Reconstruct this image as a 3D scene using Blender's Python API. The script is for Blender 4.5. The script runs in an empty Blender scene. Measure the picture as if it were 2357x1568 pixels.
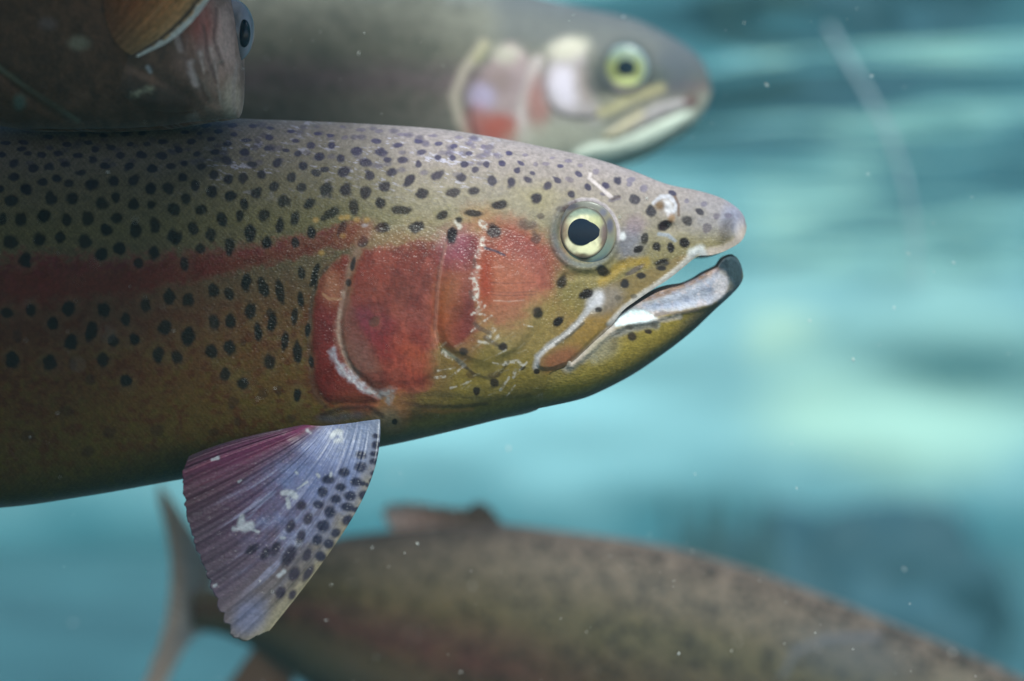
import bpy, math
import numpy as np
from mathutils import Vector

# ------------------------------------------------------------------ camera, world, sun, exposure
scene = bpy.context.scene
col = scene.collection
R = math.radians
D0 = 0.60                                   # metres from the lens to the mid plane of the near trout
K = 36.0 / 75.0 * D0 / 2357.0               # metres per photo pixel (2357 wide view) on that plane

cam_d = bpy.data.cameras.new('camera')
cam = bpy.data.objects.new('camera', cam_d)
col.objects.link(cam)
cam.location = (0, -D0, 0)
cam.rotation_euler = (R(90), 0, 0)
cam_d.lens = 75
cam_d.sensor_width = 36
cam_d.clip_start = 0.01
cam_d.clip_end = 100
cam_d.dof.use_dof = True
cam_d.dof.focus_distance = 0.578
cam_d.dof.aperture_fstop = 5.4
scene.camera = cam

SUN_EL, SUN_AZ = 54.0, -26.0                # azimuth: 0 = from behind the camera, negative = from the right side
world = bpy.data.worlds.new('World')
scene.world = world
world.use_nodes = True
wn = world.node_tree.nodes
sky = wn.new('ShaderNodeTexSky')
sky.sky_type = 'NISHITA'
sky.sun_disc = False
sky.sun_elevation = R(SUN_EL)
sky.sun_rotation = R(180 + SUN_AZ)
world.node_tree.links.new(sky.outputs[0], wn['Background'].inputs[0])
wn['Background'].inputs[1].default_value = 0.09

sun_d = bpy.data.lights.new('sun', 'SUN')
sun = bpy.data.objects.new('sun', sun_d)
col.objects.link(sun)
sun_d.energy = 3.2
sun_d.angle = R(15)
sun_d.color = (1.0, 0.95, 0.88)
to_sun = Vector((-math.sin(R(SUN_AZ)) * math.cos(R(SUN_EL)), -math.cos(R(SUN_AZ)) * math.cos(R(SUN_EL)), math.sin(R(SUN_EL))))
sun.rotation_euler = to_sun.to_track_quat('Z', 'Y').to_euler()

scene.view_settings.view_transform = 'Standard'
scene.view_settings.look = 'None'
scene.view_settings.exposure = 0.93
scene.view_settings.gamma = 1.0
scene.cycles.use_denoising = True
scene.cycles.max_bounces = 8
scene.cycles.volume_bounces = 1
scene.cycles.transparent_max_bounces = 12
scene.cycles.caustics_reflective = False
scene.cycles.caustics_refractive = False
scene.cycles.sample_clamp_indirect = 6.0

rng = np.random.default_rng(7)

# ------------------------------------------------------------------ small numpy tools
def lin(c):
    c = np.asarray(c, float) / 255.0
    return np.where(c <= 0.04045, c / 12.92, ((c + 0.055) / 1.055) ** 2.4)

def sstep(a, b, x):
    t = np.clip((x - a) / (b - a + 1e-12), 0, 1)
    return t * t * (3 - 2 * t)

_h = np.random.default_rng(3).random((256, 256))
def vnoise(x, y):
    xi, yi = np.floor(x).astype(int), np.floor(y).astype(int)
    fx, fy = x - xi, y - yi
    fx, fy = fx * fx * (3 - 2 * fx), fy * fy * (3 - 2 * fy)
    a, b = _h[xi & 255, yi & 255], _h[(xi + 1) & 255, yi & 255]
    c, d = _h[xi & 255, (yi + 1) & 255], _h[(xi + 1) & 255, (yi + 1) & 255]
    return (a * (1 - fx) + b * fx) * (1 - fy) + (c * (1 - fx) + d * fx) * fy

def fbm(x, y, n=4):
    s, a, t = 0, 0.5, 0
    for i in range(n):
        s = s + a * vnoise(x * 2 ** i + 17.3 * i, y * 2 ** i + 9.1 * i); t += a; a *= 0.5
    return s / t                                                     # 0..1

def smooth_curve(pts, n=500):
    """dense resampling of a polyline y(x) with a Catmull-Rom-like smooth (pchip style)"""
    p = np.asarray(pts, float)
    x, y = p[:, 0], p[:, 1]
    h = np.diff(x); d = np.diff(y) / h
    m = np.zeros(len(x)); m[0], m[-1] = d[0], d[-1]
    for i in range(1, len(x) - 1):
        m[i] = 0 if d[i - 1] * d[i] <= 0 else (h[i - 1] + h[i]) * 2 / ((2 * h[i] + h[i - 1]) / d[i - 1] * 1.0 + (h[i] + 2 * h[i - 1]) / d[i] * 1.0) * 1.5 if False else 2 * d[i - 1] * d[i] / (d[i - 1] + d[i])
    def f(q):
        q = np.clip(q, x[0], x[-1])
        i = np.clip(np.searchsorted(x, q) - 1, 0, len(h) - 1)
        t = (q - x[i]) / h[i]
        return ((1 + 2 * t) * (1 - t) ** 2 * y[i] + t * (1 - t) ** 2 * h[i] * m[i] + t * t * (3 - 2 * t) * y[i + 1] + t * t * (t - 1) * h[i] * m[i + 1])
    return f

def zoomed(ox, oy, s):
    """reads points off an enlarged crop of the reference; gives back photo pixels (2357 wide view)"""
    def f(pts):
        p = np.asarray(pts, float)
        return np.stack([(ox + p[..., 0] / s) / 1.7378, (oy + p[..., 1] / s) / 1.7378], -1)
    f.k = 1 / s / 1.7378
    return f
zA, zB, zC = zoomed(0, 400, 1.6836), zoomed(0, 1000, 1.4257), zoomed(1350, 450, 2.1427)
z3, z2, z4, z5 = zoomed(2000, 600, 2.1427), zoomed(2000, 1000, 2.0905), zoomed(1200, 800, 1.7418), zoomed(600, 1600, 1.4936)
zF = zoomed(1000, 0, 1.2405)

def seg_dist(X, Y, pts):
    d = np.full(X.shape, 1e9)
    p = np.asarray(pts, float)
    for (x0, y0), (x1, y1) in zip(p[:-1], p[1:]):
        dx, dy = x1 - x0, y1 - y0
        t = np.clip(((X - x0) * dx + (Y - y0) * dy) / (dx * dx + dy * dy + 1e-9), 0, 1)
        d = np.minimum(d, np.hypot(X - x0 - t * dx, Y - y0 - t * dy))
    return d

def round_poly(pts, it=2):
    p = np.asarray(pts, float)
    for _ in range(it):
        q = np.roll(p, -1, 0)
        p = np.stack([0.75 * p + 0.25 * q, 0.25 * p + 0.75 * q], 1).reshape(-1, 2)
    return p

def poly_sd(X, Y, pts):
    """signed distance, positive inside"""
    p = np.asarray(pts, float); q = np.roll(p, -1, 0)
    inside = np.zeros(X.shape, bool)
    for (x0, y0), (x1, y1) in zip(p, q):
        if y0 != y1:
            inside ^= ((y0 > Y) != (y1 > Y)) & (X < (x1 - x0) * (Y - y0) / (y1 - y0) + x0)
    d = seg_dist(X, Y, np.vstack([p, p[:1]]))
    return np.where(inside, d, -d)

class Paint:
    """albedo of a skin, painted in layers over the points X, Y (linear colour)"""
    def __init__(s, X, Y, base):
        s.X, s.Y = X, Y
        s.c = np.array(base, float)
        s.n1 = fbm(X / 14 + 5, Y / 14) - 0.5
        s.n2 = fbm(X / 45 + 50, Y / 45) - 0.5
    def mix(s, m, color):
        c = lin(color) if np.ndim(color) == 1 else color
        s.c = s.c * (1 - m[..., None]) + c * m[..., None]
    def blob(s, p, rx, ry, color, k=1.0, soft=0.6, ang=0.0, rough=0.25):
        cx, cy = p
        R_ = max(rx, ry) * (1 + soft) * 1.4
        w = (np.abs(s.X - cx) < R_) & (np.abs(s.Y - cy) < R_)
        if not w.any(): return
        x, y = s.X[w] - cx, s.Y[w] - cy
        c_, s_ = math.cos(ang), math.sin(ang)
        r = np.hypot((x * c_ + y * s_) / rx, (-x * s_ + y * c_) / ry) + rough * s.n1[w]
        m = k * (1 - sstep(1 - soft, 1 + soft, r))
        s.c[w] = s.c[w] * (1 - m[:, None]) + lin(color) * m[:, None]
    def poly(s, pts, color, k=1.0, soft=8, rough=8, rnd=2):
        p = round_poly(pts, rnd) if rnd else np.asarray(pts, float)
        a, b = p.min(0) - soft * 3 - rough, p.max(0) + soft * 3 + rough
        w = (s.X > a[0]) & (s.X < b[0]) & (s.Y > a[1]) & (s.Y < b[1])
        if not w.any(): return
        d = poly_sd(s.X[w], s.Y[w], p) + rough * 2 * s.n1[w]
        m = k * sstep(-soft, soft, d)
        s.c[w] = s.c[w] * (1 - m[:, None]) + lin(color) * m[:, None]
    def stroke(s, pts, width, color, k=1.0, soft=0.7, rough=0.3, broken=0.0):
        p = np.asarray(pts, float); W = width * 2.5
        a, b = p.min(0) - W, p.max(0) + W
        w = (s.X > a[0]) & (s.X < b[0]) & (s.Y > a[1]) & (s.Y < b[1])
        if not w.any(): return
        d = seg_dist(s.X[w], s.Y[w], p) / (width / 2) + rough * 2 * s.n1[w]
        m = k * (1 - sstep(1 - soft, 1 + soft, d))
        if broken: m = m * (1 - broken * sstep(.42, .62, fbm(s.X[w] / 6 + 90, s.Y[w] / 6 + 20, 3)))
        s.c[w] = s.c[w] * (1 - m[:, None]) + lin(color) * m[:, None]

# ------------------------------------------------------------------ object helpers
def link(name, me, mat, parent=None):
    o = bpy.data.objects.new(name, me)
    col.objects.link(o)
    if mat: me.materials.append(mat)
    if parent: o.parent = parent
    return o

def thing(name, label, cat, loc=(0, 0, 0), group=None):
    o = bpy.data.objects.new(name, None)
    col.objects.link(o)
    o.empty_display_size = 0.02
    o.location = loc
    o['label'] = label; o['category'] = cat
    if group: o['group'] = group
    return o

def mesh_np(name, co, quads, colors=None, tris=None):
    me = bpy.data.meshes.new(name)
    nq = len(quads); nt = 0 if tris is None else len(tris)
    me.vertices.add(len(co))
    me.vertices.foreach_set('co', np.asarray(co, np.float32).ravel())
    loops = np.asarray(quads, np.int32).ravel()
    starts = np.arange(nq) * 4; tot = np.full(nq, 4)
    if nt:
        loops = np.concatenate([loops, np.asarray(tris, np.int32).ravel()])
        starts = np.concatenate([starts, nq * 4 + np.arange(nt) * 3]); tot = np.concatenate([tot, np.full(nt, 3)])
    me.loops.add(len(loops)); me.loops.foreach_set('vertex_index', loops.astype(np.int32))
    me.polygons.add(nq + nt)
    me.polygons.foreach_set('loop_start', starts.astype(np.int32))
    me.polygons.foreach_set('use_smooth', np.ones(nq + nt, bool))
    me.update(calc_edges=True); me.validate()
    if colors is not None:
        a = me.color_attributes.new('albedo', 'FLOAT_COLOR', 'POINT')
        c4 = np.ones((len(co), 4), np.float32); c4[:, :3] = np.clip(colors, 0.002, 0.92)
        a.data.foreach_set('color', c4.ravel())
    return me

def place(X, Y, dep, y0, loc):
    """photo pixel + height of the skin above the fish's own mid plane (in photo pixels) -> metres"""
    yy = y0 - dep * K * (D0 + y0) / D0
    f = (D0 + yy) / D0
    return np.stack([(X - 1178.5) * K * f - loc[0], yy - loc[1], (784 - Y) * K * f - loc[2]], -1)

def mat_new(name):
    m = bpy.data.materials.new(name); m.use_nodes = True
    nt = m.node_tree
    return m, nt, nt.nodes['Principled BSDF'], nt.nodes['Material Output']

def skin_material(name, rough=0.55, spec=0.10, coat=0.10, bump=0.13, cells=1500.0, gain=1.0, translucent=0.0, grain=0.18, sheen=0.14):
    m, nt, p, out = mat_new(name)
    N, L = nt.nodes.new, nt.links.new
    at = N('ShaderNodeAttribute'); at.attribute_name = 'albedo'
    tc = N('ShaderNodeTexCoord')
    ns = N('ShaderNodeTexNoise'); ns.inputs['Scale'].default_value = 900; ns.inputs['Detail'].default_value = 4
    L(tc.outputs['Object'], ns.inputs['Vector'])
    mr = N('ShaderNodeMapRange'); mr.inputs[1].default_value = 0.3; mr.inputs[2].default_value = 0.7
    mr.inputs[3].default_value = gain * (1 - grain); mr.inputs[4].default_value = gain * (1 + grain)
    L(ns.outputs[0], mr.inputs[0])
    mx = N('ShaderNodeVectorMath'); mx.operation = 'SCALE'
    L(at.outputs['Color'], mx.inputs[0]); L(mr.outputs[0], mx.inputs['Scale'])
    L(mx.outputs[0], p.inputs['Base Color'])
    p.inputs['Roughness'].default_value = rough
    p.inputs['Specular IOR Level'].default_value = spec
    p.inputs['Coat Weight'].default_value = coat
    p.inputs['Coat Roughness'].default_value = 0.2
    p.inputs['Sheen Weight'].default_value = sheen; p.inputs['Sheen Roughness'].default_value = 0.25; p.inputs['Sheen Tint'].default_value = (.82, .86, 1, 1)
    vo = N('ShaderNodeTexVoronoi'); vo.inputs['Scale'].default_value = cells
    mp = N('ShaderNodeMapping'); mp.inputs['Scale'].default_value = (0.75, 1, 1.1)
    L(tc.outputs['Object'], mp.inputs[0]); L(mp.outputs[0], vo.inputs['Vector'])
    ad = N('ShaderNodeMath'); ad.operation = 'ADD'
    L(vo.outputs['Distance'], ad.inputs[0]); L(ns.outputs[0], ad.inputs[1])
    bp = N('ShaderNodeBump'); bp.inputs['Strength'].default_value = bump; bp.inputs['Distance'].default_value = 0.0004
    L(ad.outputs[0], bp.inputs['Height']); L(bp.outputs[0], p.inputs['Normal'])
    cb = N('ShaderNodeBump'); cb.inputs['Strength'].default_value = min(1, bump * 4.5); cb.inputs['Distance'].default_value = 0.0006
    L(ad.outputs[0], cb.inputs['Height']); L(cb.outputs[0], p.inputs['Coat Normal'])
    if translucent:
        tr = N('ShaderNodeBsdfTranslucent'); L(mx.outputs[0], tr.inputs[0])
        ms = N('ShaderNodeMixShader'); ms.inputs[0].default_value = translucent
        L(p.outputs[0], ms.inputs[1]); L(tr.outputs[0], ms.inputs[2]); L(ms.outputs[0], out.inputs[0])
    return m

# ------------------------------------------------------------------ fish building blocks
class Flank:
    """one fish's skin as a height over the photo plane: outline top/bottom, half thickness, relief"""
    def __init__(s, top, bot, thick, y0, loc, expo=2.15, relief=None, elow=None):
        s.T, s.B, s.W = smooth_curve(top), smooth_curve(bot), smooth_curve(thick)
        s.y0, s.loc, s.e, s.relief, s.elow = y0, loc, expo, relief, elow or expo
    def depth(s, X, Y, relief=True):
        T, B = s.T(X), s.B(X)
        q = (Y - (T + B) / 2) / np.maximum((B - T) / 2, 1e-3)
        e = np.where(q > 0, s.elow, s.e); q = np.clip(np.abs(q), 0, 1)
        shape = (1 - q ** e) ** (1 / e)
        d = s.W(X) * shape
        if relief and s.relief is not None: d = d + s.relief(X, Y) * sstep(0, 0.35, shape)
        return np.maximum(d, 0)
    def world(s, X, Y, dep):
        return place(X, Y, dep, s.y0, s.loc)

def stations(x0, x1, xa, xb, fine, coarse):
    """x positions: fine inside [xa, xb], coarse outside, crowding towards x1"""
    out = []
    if x0 < xa: out.append(np.linspace(x0, xa, max(4, int((xa - x0) / coarse)), endpoint=False))
    out.append(np.linspace(max(x0, xa), min(x1, xb), max(4, int((min(x1, xb) - max(x0, xa)) / fine))))
    if x1 > xb: out.append(np.linspace(xb, x1, max(4, int((x1 - xb) / coarse)))[1:])
    return np.concatenate(out)

def make_body(fl, xs, top, bot, nv, paint, name, mat, parent, nf=60):
    """closed body: near side nv rows (painted), far side nf rows, stitched along back and belly"""
    T, B = top(xs), bot(xs)
    th = np.linspace(0, math.pi, nv); v = (1 - np.cos(th)) / 2; v = 0.75 * v + 0.25 * np.linspace(0, 1, nv)
    X = np.repeat(xs[:, None], nv, 1); Y = T[:, None] + (B - T)[:, None] * v[None]
    dep = fl.depth(X, Y)
    near = fl.world(X, Y, dep)
    rgb = paint(X.ravel(), Y.ravel()).reshape(X.shape + (3,))
    idx = np.linspace(0, nv - 1, nf).round().astype(int)
    far = near[:, idx].copy(); far[..., 1] = 2 * (fl.y0 - fl.loc[1]) - far[..., 1]
    frgb = rgb[:, idx]
    n = len(xs)
    co = np.concatenate([near.reshape(-1, 3), far.reshape(-1, 3)])
    cc = np.concatenate([rgb.reshape(-1, 3), frgb.reshape(-1, 3)])
    A = np.arange(n * nv).reshape(n, nv); F = n * nv + np.arange(n * nf).reshape(n, nf)
    q = [np.stack([A[:-1, :-1], A[:-1, 1:], A[1:, 1:], A[1:, :-1]], -1).reshape(-1, 4),
         np.stack([F[:-1, :-1], F[1:, :-1], F[1:, 1:], F[:-1, 1:]], -1).reshape(-1, 4),
         np.stack([A[:-1, 0], A[1:, 0], F[1:, 0], F[:-1, 0]], -1),
         np.stack([A[:-1, -1], F[:-1, -1], F[1:, -1], A[1:, -1]], -1)]
    # close the two ends
    for i, flip in ((0, False), (n - 1, True)):
        na = A[i][idx]; e = np.stack([na[:-1], F[i][:-1], F[i][1:], na[1:]], -1)
        q.append(e[:, ::-1] if flip else e)
    return link(name, mesh_np(name, co, np.concatenate(q), cc), mat, parent)

def make_patch(fl, poly, rise, edge, paint, name, mat, parent, step=2.0, sink=3.0, under=None, rnd=2, flush=None):
    """a plate lying on the flank: its rim dips under the skin, its face stands `rise` above it"""
    p = round_poly(poly, rnd)
    a, b = p.min(0) - 3 * step, p.max(0) + 3 * step
    gx, gy = np.arange(a[0], b[0], step), np.arange(a[1], b[1], step)
    X, Y = np.meshgrid(gx, gy, indexing='ij')
    sd = poly_sd(X, Y, p)
    keep = sd > -2.2 * step
    lowrim = 0.12 + 0.88 * sstep(p[:, 1].min() + flush[0], p[:, 1].min() + flush[1], Y) * (1 - .75 * sstep(p[:, 1].max() - 70, p[:, 1].max() - 8, Y) * (rise > 4.3)) if flush else 1.0
    ed = edge * lowrim + 70 * (1 - lowrim)
    off = (0.4 * lowrim + 0.9 * (1 - lowrim) + rise * lowrim) * sstep(-0.5 * step * lowrim, ed, sd) - (sink * lowrim + 0.25 * (1 - lowrim)) * (1 - sstep(-2 * step, 0.5 * step, sd)) + 0.15
    if under is not None: off = off + under(X, Y)
    dep = fl.depth(X, Y) + off
    co = fl.world(X, Y, dep).reshape(-1, 3)
    ids = -np.ones(X.size, int); kk = keep.ravel(); ids[kk] = np.arange(kk.sum())
    I = np.arange(X.size).reshape(X.shape)
    q = np.stack([I[:-1, :-1], I[:-1, 1:], I[1:, 1:], I[1:, :-1]], -1).reshape(-1, 4)
    q = q[np.all(kk[q], 1)]
    rgb = paint(X.ravel()[kk], Y.ravel()[kk])
    return link(name, mesh_np(name, co[kk], ids[q], rgb), mat, parent)

def make_dome(fl, c, rx, ry, base, height, paint, name, mat, parent, outline=None, n=48, m=96, r0=0.0, lift=0.0, dome=None):
    """round convex cap (eyeball, iris ring, pupil); outline(phi) scales the rim; dome = (rx, ry, height) shared curvature"""
    dr = dome or (rx, ry, height)
    r = np.linspace(r0, 1, n); ph = np.linspace(0, 2 * math.pi, m, endpoint=False)
    Rr, P = np.meshgrid(r, ph, indexing='ij')
    sc = np.ones_like(P) if outline is None else outline(P)
    x, y = np.cos(P) * Rr * rx * sc, np.sin(P) * Rr * ry * sc
    q2 = (x / dr[0]) ** 2 + (y / dr[1]) ** 2
    dep = base + dr[2] * np.sqrt(np.clip(1 - 0.95 * q2, 0.0, 1)) + lift
    dep[-1] -= (2.5 + lift)
    X, Y = c[0] + x, c[1] + y
    co = fl.world(X, Y, dep).reshape(-1, 3)
    A = np.arange(n * m).reshape(n, m); Bq = np.roll(A, -1, 1)
    q = np.stack([A[:-1], Bq[:-1], Bq[1:], A[1:]], -1).reshape(-1, 4)
    rgb = paint(x.ravel(), y.ravel())
    return link(name, mesh_np(name, co, q[:, ::-1], rgb), mat, parent)

def bez(p, t):
    p = [np.asarray(a, float) for a in p]
    return (1 - t) ** 3 * p[0] + 3 * t * (1 - t) ** 2 * p[1] + 3 * t * t * (1 - t) * p[2] + t ** 3 * p[3]

def make_fin(rays, dep_f, y0, loc, paint, name, mat, parent, ns=240, nt=160, n_rays=14, ridge=1.6, thick=2.4, fray=0.02):
    """a fan of curved rays: rays = [(s, P0, P1, P2, P3)] interpolated over s"""
    ss = np.array([r[0] for r in rays]); cp = np.array([[np.asarray(q, float) for q in r[1:]] for r in rays])
    s = np.linspace(0, 1, ns); t = np.linspace(0, 1, nt)
    C = np.stack([np.stack([smooth_curve(np.stack([ss, cp[:, j, k]], 1))(s) for k in range(2)], -1) for j in range(4)], 1)
    sw = s + 0.5 / n_rays * (fbm(s * 7, s * 0 + 8) - .5) * 3
    fr = 1 - fray * (0.5 + 0.5 * np.sin(sw * n_rays * 2 * math.pi)) * (1.6 * fbm(s * 9, s * 0 + 3) ** 2) - fray * 1.6 * fbm(s * 50, s * 0) ** 2
    Tt = t[None, :, None] * fr[:, None, None]
    P = bez([C[:, None, j] for j in range(4)], Tt)
    X, Y = P[..., 0], P[..., 1]
    S_, T_ = np.meshgrid(s, t, indexing='ij')
    SW = S_ + 0.5 / n_rays * (fbm(S_ * 7, S_ * 0 + 8) - .5) * 3
    rid = ridge * (np.cos(SW * n_rays * 2 * math.pi) * (.4 + 1.2 * fbm(S_ * 5 + 2, T_ * 2)) + .5 * np.cos(SW * n_rays * 5 * math.pi)) * sstep(0.02, 0.25, T_)
    d = dep_f(S_, T_) + rid
    th = thick * (1.2 - T_) + 0.5
    th = th * np.clip(np.minimum(S_, 1 - S_) * 40, 0.15, 1)
    rgb = paint(X.ravel(), Y.ravel(), S_.ravel(), T_.ravel())
    a = place(X, Y, d + th / 2, y0, loc).reshape(-1, 3); b = place(X, Y, d - th / 2, y0, loc).reshape(-1, 3)
    n = ns * nt
    A = np.arange(n).reshape(ns, nt); Bk = A + n
    q = [np.stack([A[:-1, :-1], A[1:, :-1], A[1:, 1:], A[:-1, 1:]], -1).reshape(-1, 4),
         np.stack([Bk[:-1, :-1], Bk[:-1, 1:], Bk[1:, 1:], Bk[1:, :-1]], -1).reshape(-1, 4)]
    for e in (A[0], A[-1], A[:, 0], A[:, -1]):
        q.append(np.stack([e[:-1], e[1:], e[1:] + n, e[:-1] + n], -1))
    return link(name, mesh_np(name, np.concatenate([a, b]), np.concatenate(q), np.concatenate([rgb, rgb])), mat, parent)

def grad(v, stops):
    k = np.array([s[0] for s in stops]); c = np.array([lin(s[1]) for s in stops])
    return np.stack([np.interp(v, k, c[:, i]) for i in range(3)], -1)

# ------------------------------------------------------------------ setting: floor, far wall, surface
def structure(o):
    o['kind'] = 'structure'; return o

def tone_material(name, c1, c2, scale, rough=0.8, bump=0.4, lo=0.35, hi=0.65):
    m, nt, p, out = mat_new(name)
    N, L = nt.nodes.new, nt.links.new
    tc = N('ShaderNodeTexCoord'); ns = N('ShaderNodeTexNoise'); ns.inputs['Scale'].default_value = scale; ns.inputs['Detail'].default_value = 6
    L(tc.outputs['Object'], ns.inputs['Vector'])
    cr = N('ShaderNodeValToRGB'); cr.color_ramp.elements[0].position = lo; cr.color_ramp.elements[1].position = hi
    cr.color_ramp.elements[0].color = (*c1, 1); cr.color_ramp.elements[1].color = (*c2, 1)
    L(ns.outputs[0], cr.inputs[0]); L(cr.outputs[0], p.inputs['Base Color'])
    p.inputs['Roughness'].default_value = rough
    bp = N('ShaderNodeBump'); bp.inputs['Strength'].default_value = bump; bp.inputs['Distance'].default_value = 0.01
    L(ns.outputs[0], bp.inputs['Height']); L(bp.outputs[0], p.inputs['Normal'])
    return m

def grid_obj(name, fx, nu, nv, mat):
    u, v = np.meshgrid(np.linspace(0, 1, nu), np.linspace(0, 1, nv), indexing='ij')
    co = fx(u, v).reshape(-1, 3)
    A = np.arange(nu * nv).reshape(nu, nv)
    q = np.stack([A[:-1, :-1], A[1:, :-1], A[1:, 1:], A[:-1, 1:]], -1).reshape(-1, 4)
    return link(name, mesh_np(name, co, q), mat)

FLOOR, SURF = -0.62, 0.205
m_floor = tone_material('pool_floor_gravel', (0.006, 0.045, 0.065), (0.026, 0.10, 0.125), 3.0)
structure(grid_obj('pool_floor', lambda u, v: np.stack([(u - .5) * 16, v * 10 - 2.5, FLOOR + 0.05 * (fbm(u * 30, v * 22) - .5)], -1), 160, 120, m_floor))
m_wall = tone_material('pool_wall_render', (0.235, 0.475, 0.53), (0.27, 0.52, 0.565), 1.0)
# distant glow painted into the far wall's colour: three ragged lighter patches
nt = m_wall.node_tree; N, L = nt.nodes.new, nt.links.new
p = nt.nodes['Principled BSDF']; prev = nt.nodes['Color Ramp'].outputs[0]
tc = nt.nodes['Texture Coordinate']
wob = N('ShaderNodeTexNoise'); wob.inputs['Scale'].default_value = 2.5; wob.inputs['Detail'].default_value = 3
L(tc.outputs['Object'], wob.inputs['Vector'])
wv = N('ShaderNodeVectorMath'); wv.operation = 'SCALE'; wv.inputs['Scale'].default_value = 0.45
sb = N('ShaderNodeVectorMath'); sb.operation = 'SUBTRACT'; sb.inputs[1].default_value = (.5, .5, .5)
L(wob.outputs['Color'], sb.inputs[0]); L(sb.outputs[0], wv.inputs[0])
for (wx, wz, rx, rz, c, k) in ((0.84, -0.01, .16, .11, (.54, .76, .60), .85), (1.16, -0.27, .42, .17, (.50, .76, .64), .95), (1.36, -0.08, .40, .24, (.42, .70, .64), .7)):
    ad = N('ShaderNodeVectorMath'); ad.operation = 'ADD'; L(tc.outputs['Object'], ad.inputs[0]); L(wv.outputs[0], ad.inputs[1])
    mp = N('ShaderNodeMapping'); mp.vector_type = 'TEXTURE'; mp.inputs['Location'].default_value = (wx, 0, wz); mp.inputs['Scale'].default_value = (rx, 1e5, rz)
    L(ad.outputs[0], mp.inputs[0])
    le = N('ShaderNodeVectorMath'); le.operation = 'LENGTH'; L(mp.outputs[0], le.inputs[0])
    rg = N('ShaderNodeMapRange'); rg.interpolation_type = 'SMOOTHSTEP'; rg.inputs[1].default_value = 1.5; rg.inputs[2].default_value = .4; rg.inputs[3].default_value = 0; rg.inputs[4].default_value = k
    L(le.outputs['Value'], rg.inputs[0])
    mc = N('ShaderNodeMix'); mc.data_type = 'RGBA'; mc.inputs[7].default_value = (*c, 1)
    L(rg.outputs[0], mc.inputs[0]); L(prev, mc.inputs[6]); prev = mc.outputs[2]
# painted shade: wall colour darkens towards the floor, with a ragged upper edge
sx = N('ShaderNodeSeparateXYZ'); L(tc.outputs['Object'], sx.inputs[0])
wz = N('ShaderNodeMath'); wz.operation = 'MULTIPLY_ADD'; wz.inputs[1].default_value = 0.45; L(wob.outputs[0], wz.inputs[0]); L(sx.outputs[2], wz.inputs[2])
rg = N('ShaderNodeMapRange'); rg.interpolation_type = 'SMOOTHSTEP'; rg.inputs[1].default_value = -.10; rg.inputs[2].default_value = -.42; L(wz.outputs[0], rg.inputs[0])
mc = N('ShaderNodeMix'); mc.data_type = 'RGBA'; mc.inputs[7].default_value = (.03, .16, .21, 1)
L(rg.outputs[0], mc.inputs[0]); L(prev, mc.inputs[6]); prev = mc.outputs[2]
L(prev, p.inputs['Base Color'])
def far_wall(u, v):
    a = (u - .5) * math.pi * 1.05
    r = 6.5 + 0.25 * fbm(u * 14, v * 3)
    return np.stack([np.sin(a) * r, np.cos(a) * r * 0.9 - 0.1, FLOOR - .1 + v * 1.2], -1)
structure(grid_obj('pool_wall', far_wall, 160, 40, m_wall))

# the water's surface seen from below: mirror at grazing angles, clear from straight below
ms, nt, p, out = mat_new('water_surface')
N, L = nt.nodes.new, nt.links.new
lw = N('ShaderNodeLayerWeight'); lw.inputs[0].default_value = 0.5
mr = N('ShaderNodeMapRange'); mr.inputs[1].default_value = 0.30; mr.inputs[2].default_value = 0.55
L(lw.outputs['Facing'], mr.inputs[0])
tb = N('ShaderNodeBsdfTransparent'); tb.inputs[0].default_value = (0.86, 0.97, 0.98, 1)
gb = N('ShaderNodeBsdfGlossy'); gb.inputs['Roughness'].default_value = 0.06; gb.inputs[0].default_value = (0.93, 0.98, 0.98, 1)
mx = N('ShaderNodeMixShader')
L(mr.outputs[0], mx.inputs[0]); L(tb.outputs[0], mx.inputs[1]); L(gb.outputs[0], mx.inputs[2]); L(mx.outputs[0], out.inputs[0])
nt.nodes.remove(p)
def surf(u, v):
    x, y = (u - .5) * 11, v * 6.6 - 0.35
    wob = fbm(x * 1.9 + 3, y * 1.0) * 7 + fbm(x * 4.2, y * 2.2 + 8) * 2 + x * .8
    am = (1 + .45 * np.clip(y - 1, 0, 4)) * sstep(.25, .65, fbm(x * 2.1 + 20, y * 1.7))
    z = 0.012 * am * np.sin(y * 15 + wob) + 0.020 * (fbm(x * 1.5 + 9, y * 3.2, 2) - .5) + 0.007 * (fbm(x * 3 + 3, y * 11, 2) - .5)
    return np.stack([x, y, SURF + z * sstep(-0.35, 0.3, y)], -1)
structure(grid_obj('water', surf, 440, 560, ms))

# unseen board added over the water only to keep the pool's left in shade
def box_mesh(name, lo, hi, mat, bev=0.004):
    import bmesh
    bm = bmesh.new(); bmesh.ops.create_cube(bm, size=1)
    for v_ in bm.verts: v_.co = [lo[i] + (v_.co[i] + .5) * (hi[i] - lo[i]) for i in range(3)]
    bmesh.ops.bevel(bm, geom=bm.edges[:], offset=bev, segments=2, affect='EDGES')
    me = bpy.data.meshes.new(name); bm.to_mesh(me); bm.free()
    return link(name, me, mat)
m_shade_board = tone_material('shade_board_wood', (0.06, 0.05, 0.04), (0.12, 0.10, 0.08), 12)
structure(box_mesh('shade_board', (-2.2, -0.75, SURF + 0.035), (0.008, 0.05, SURF + 0.075), m_shade_board))

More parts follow.
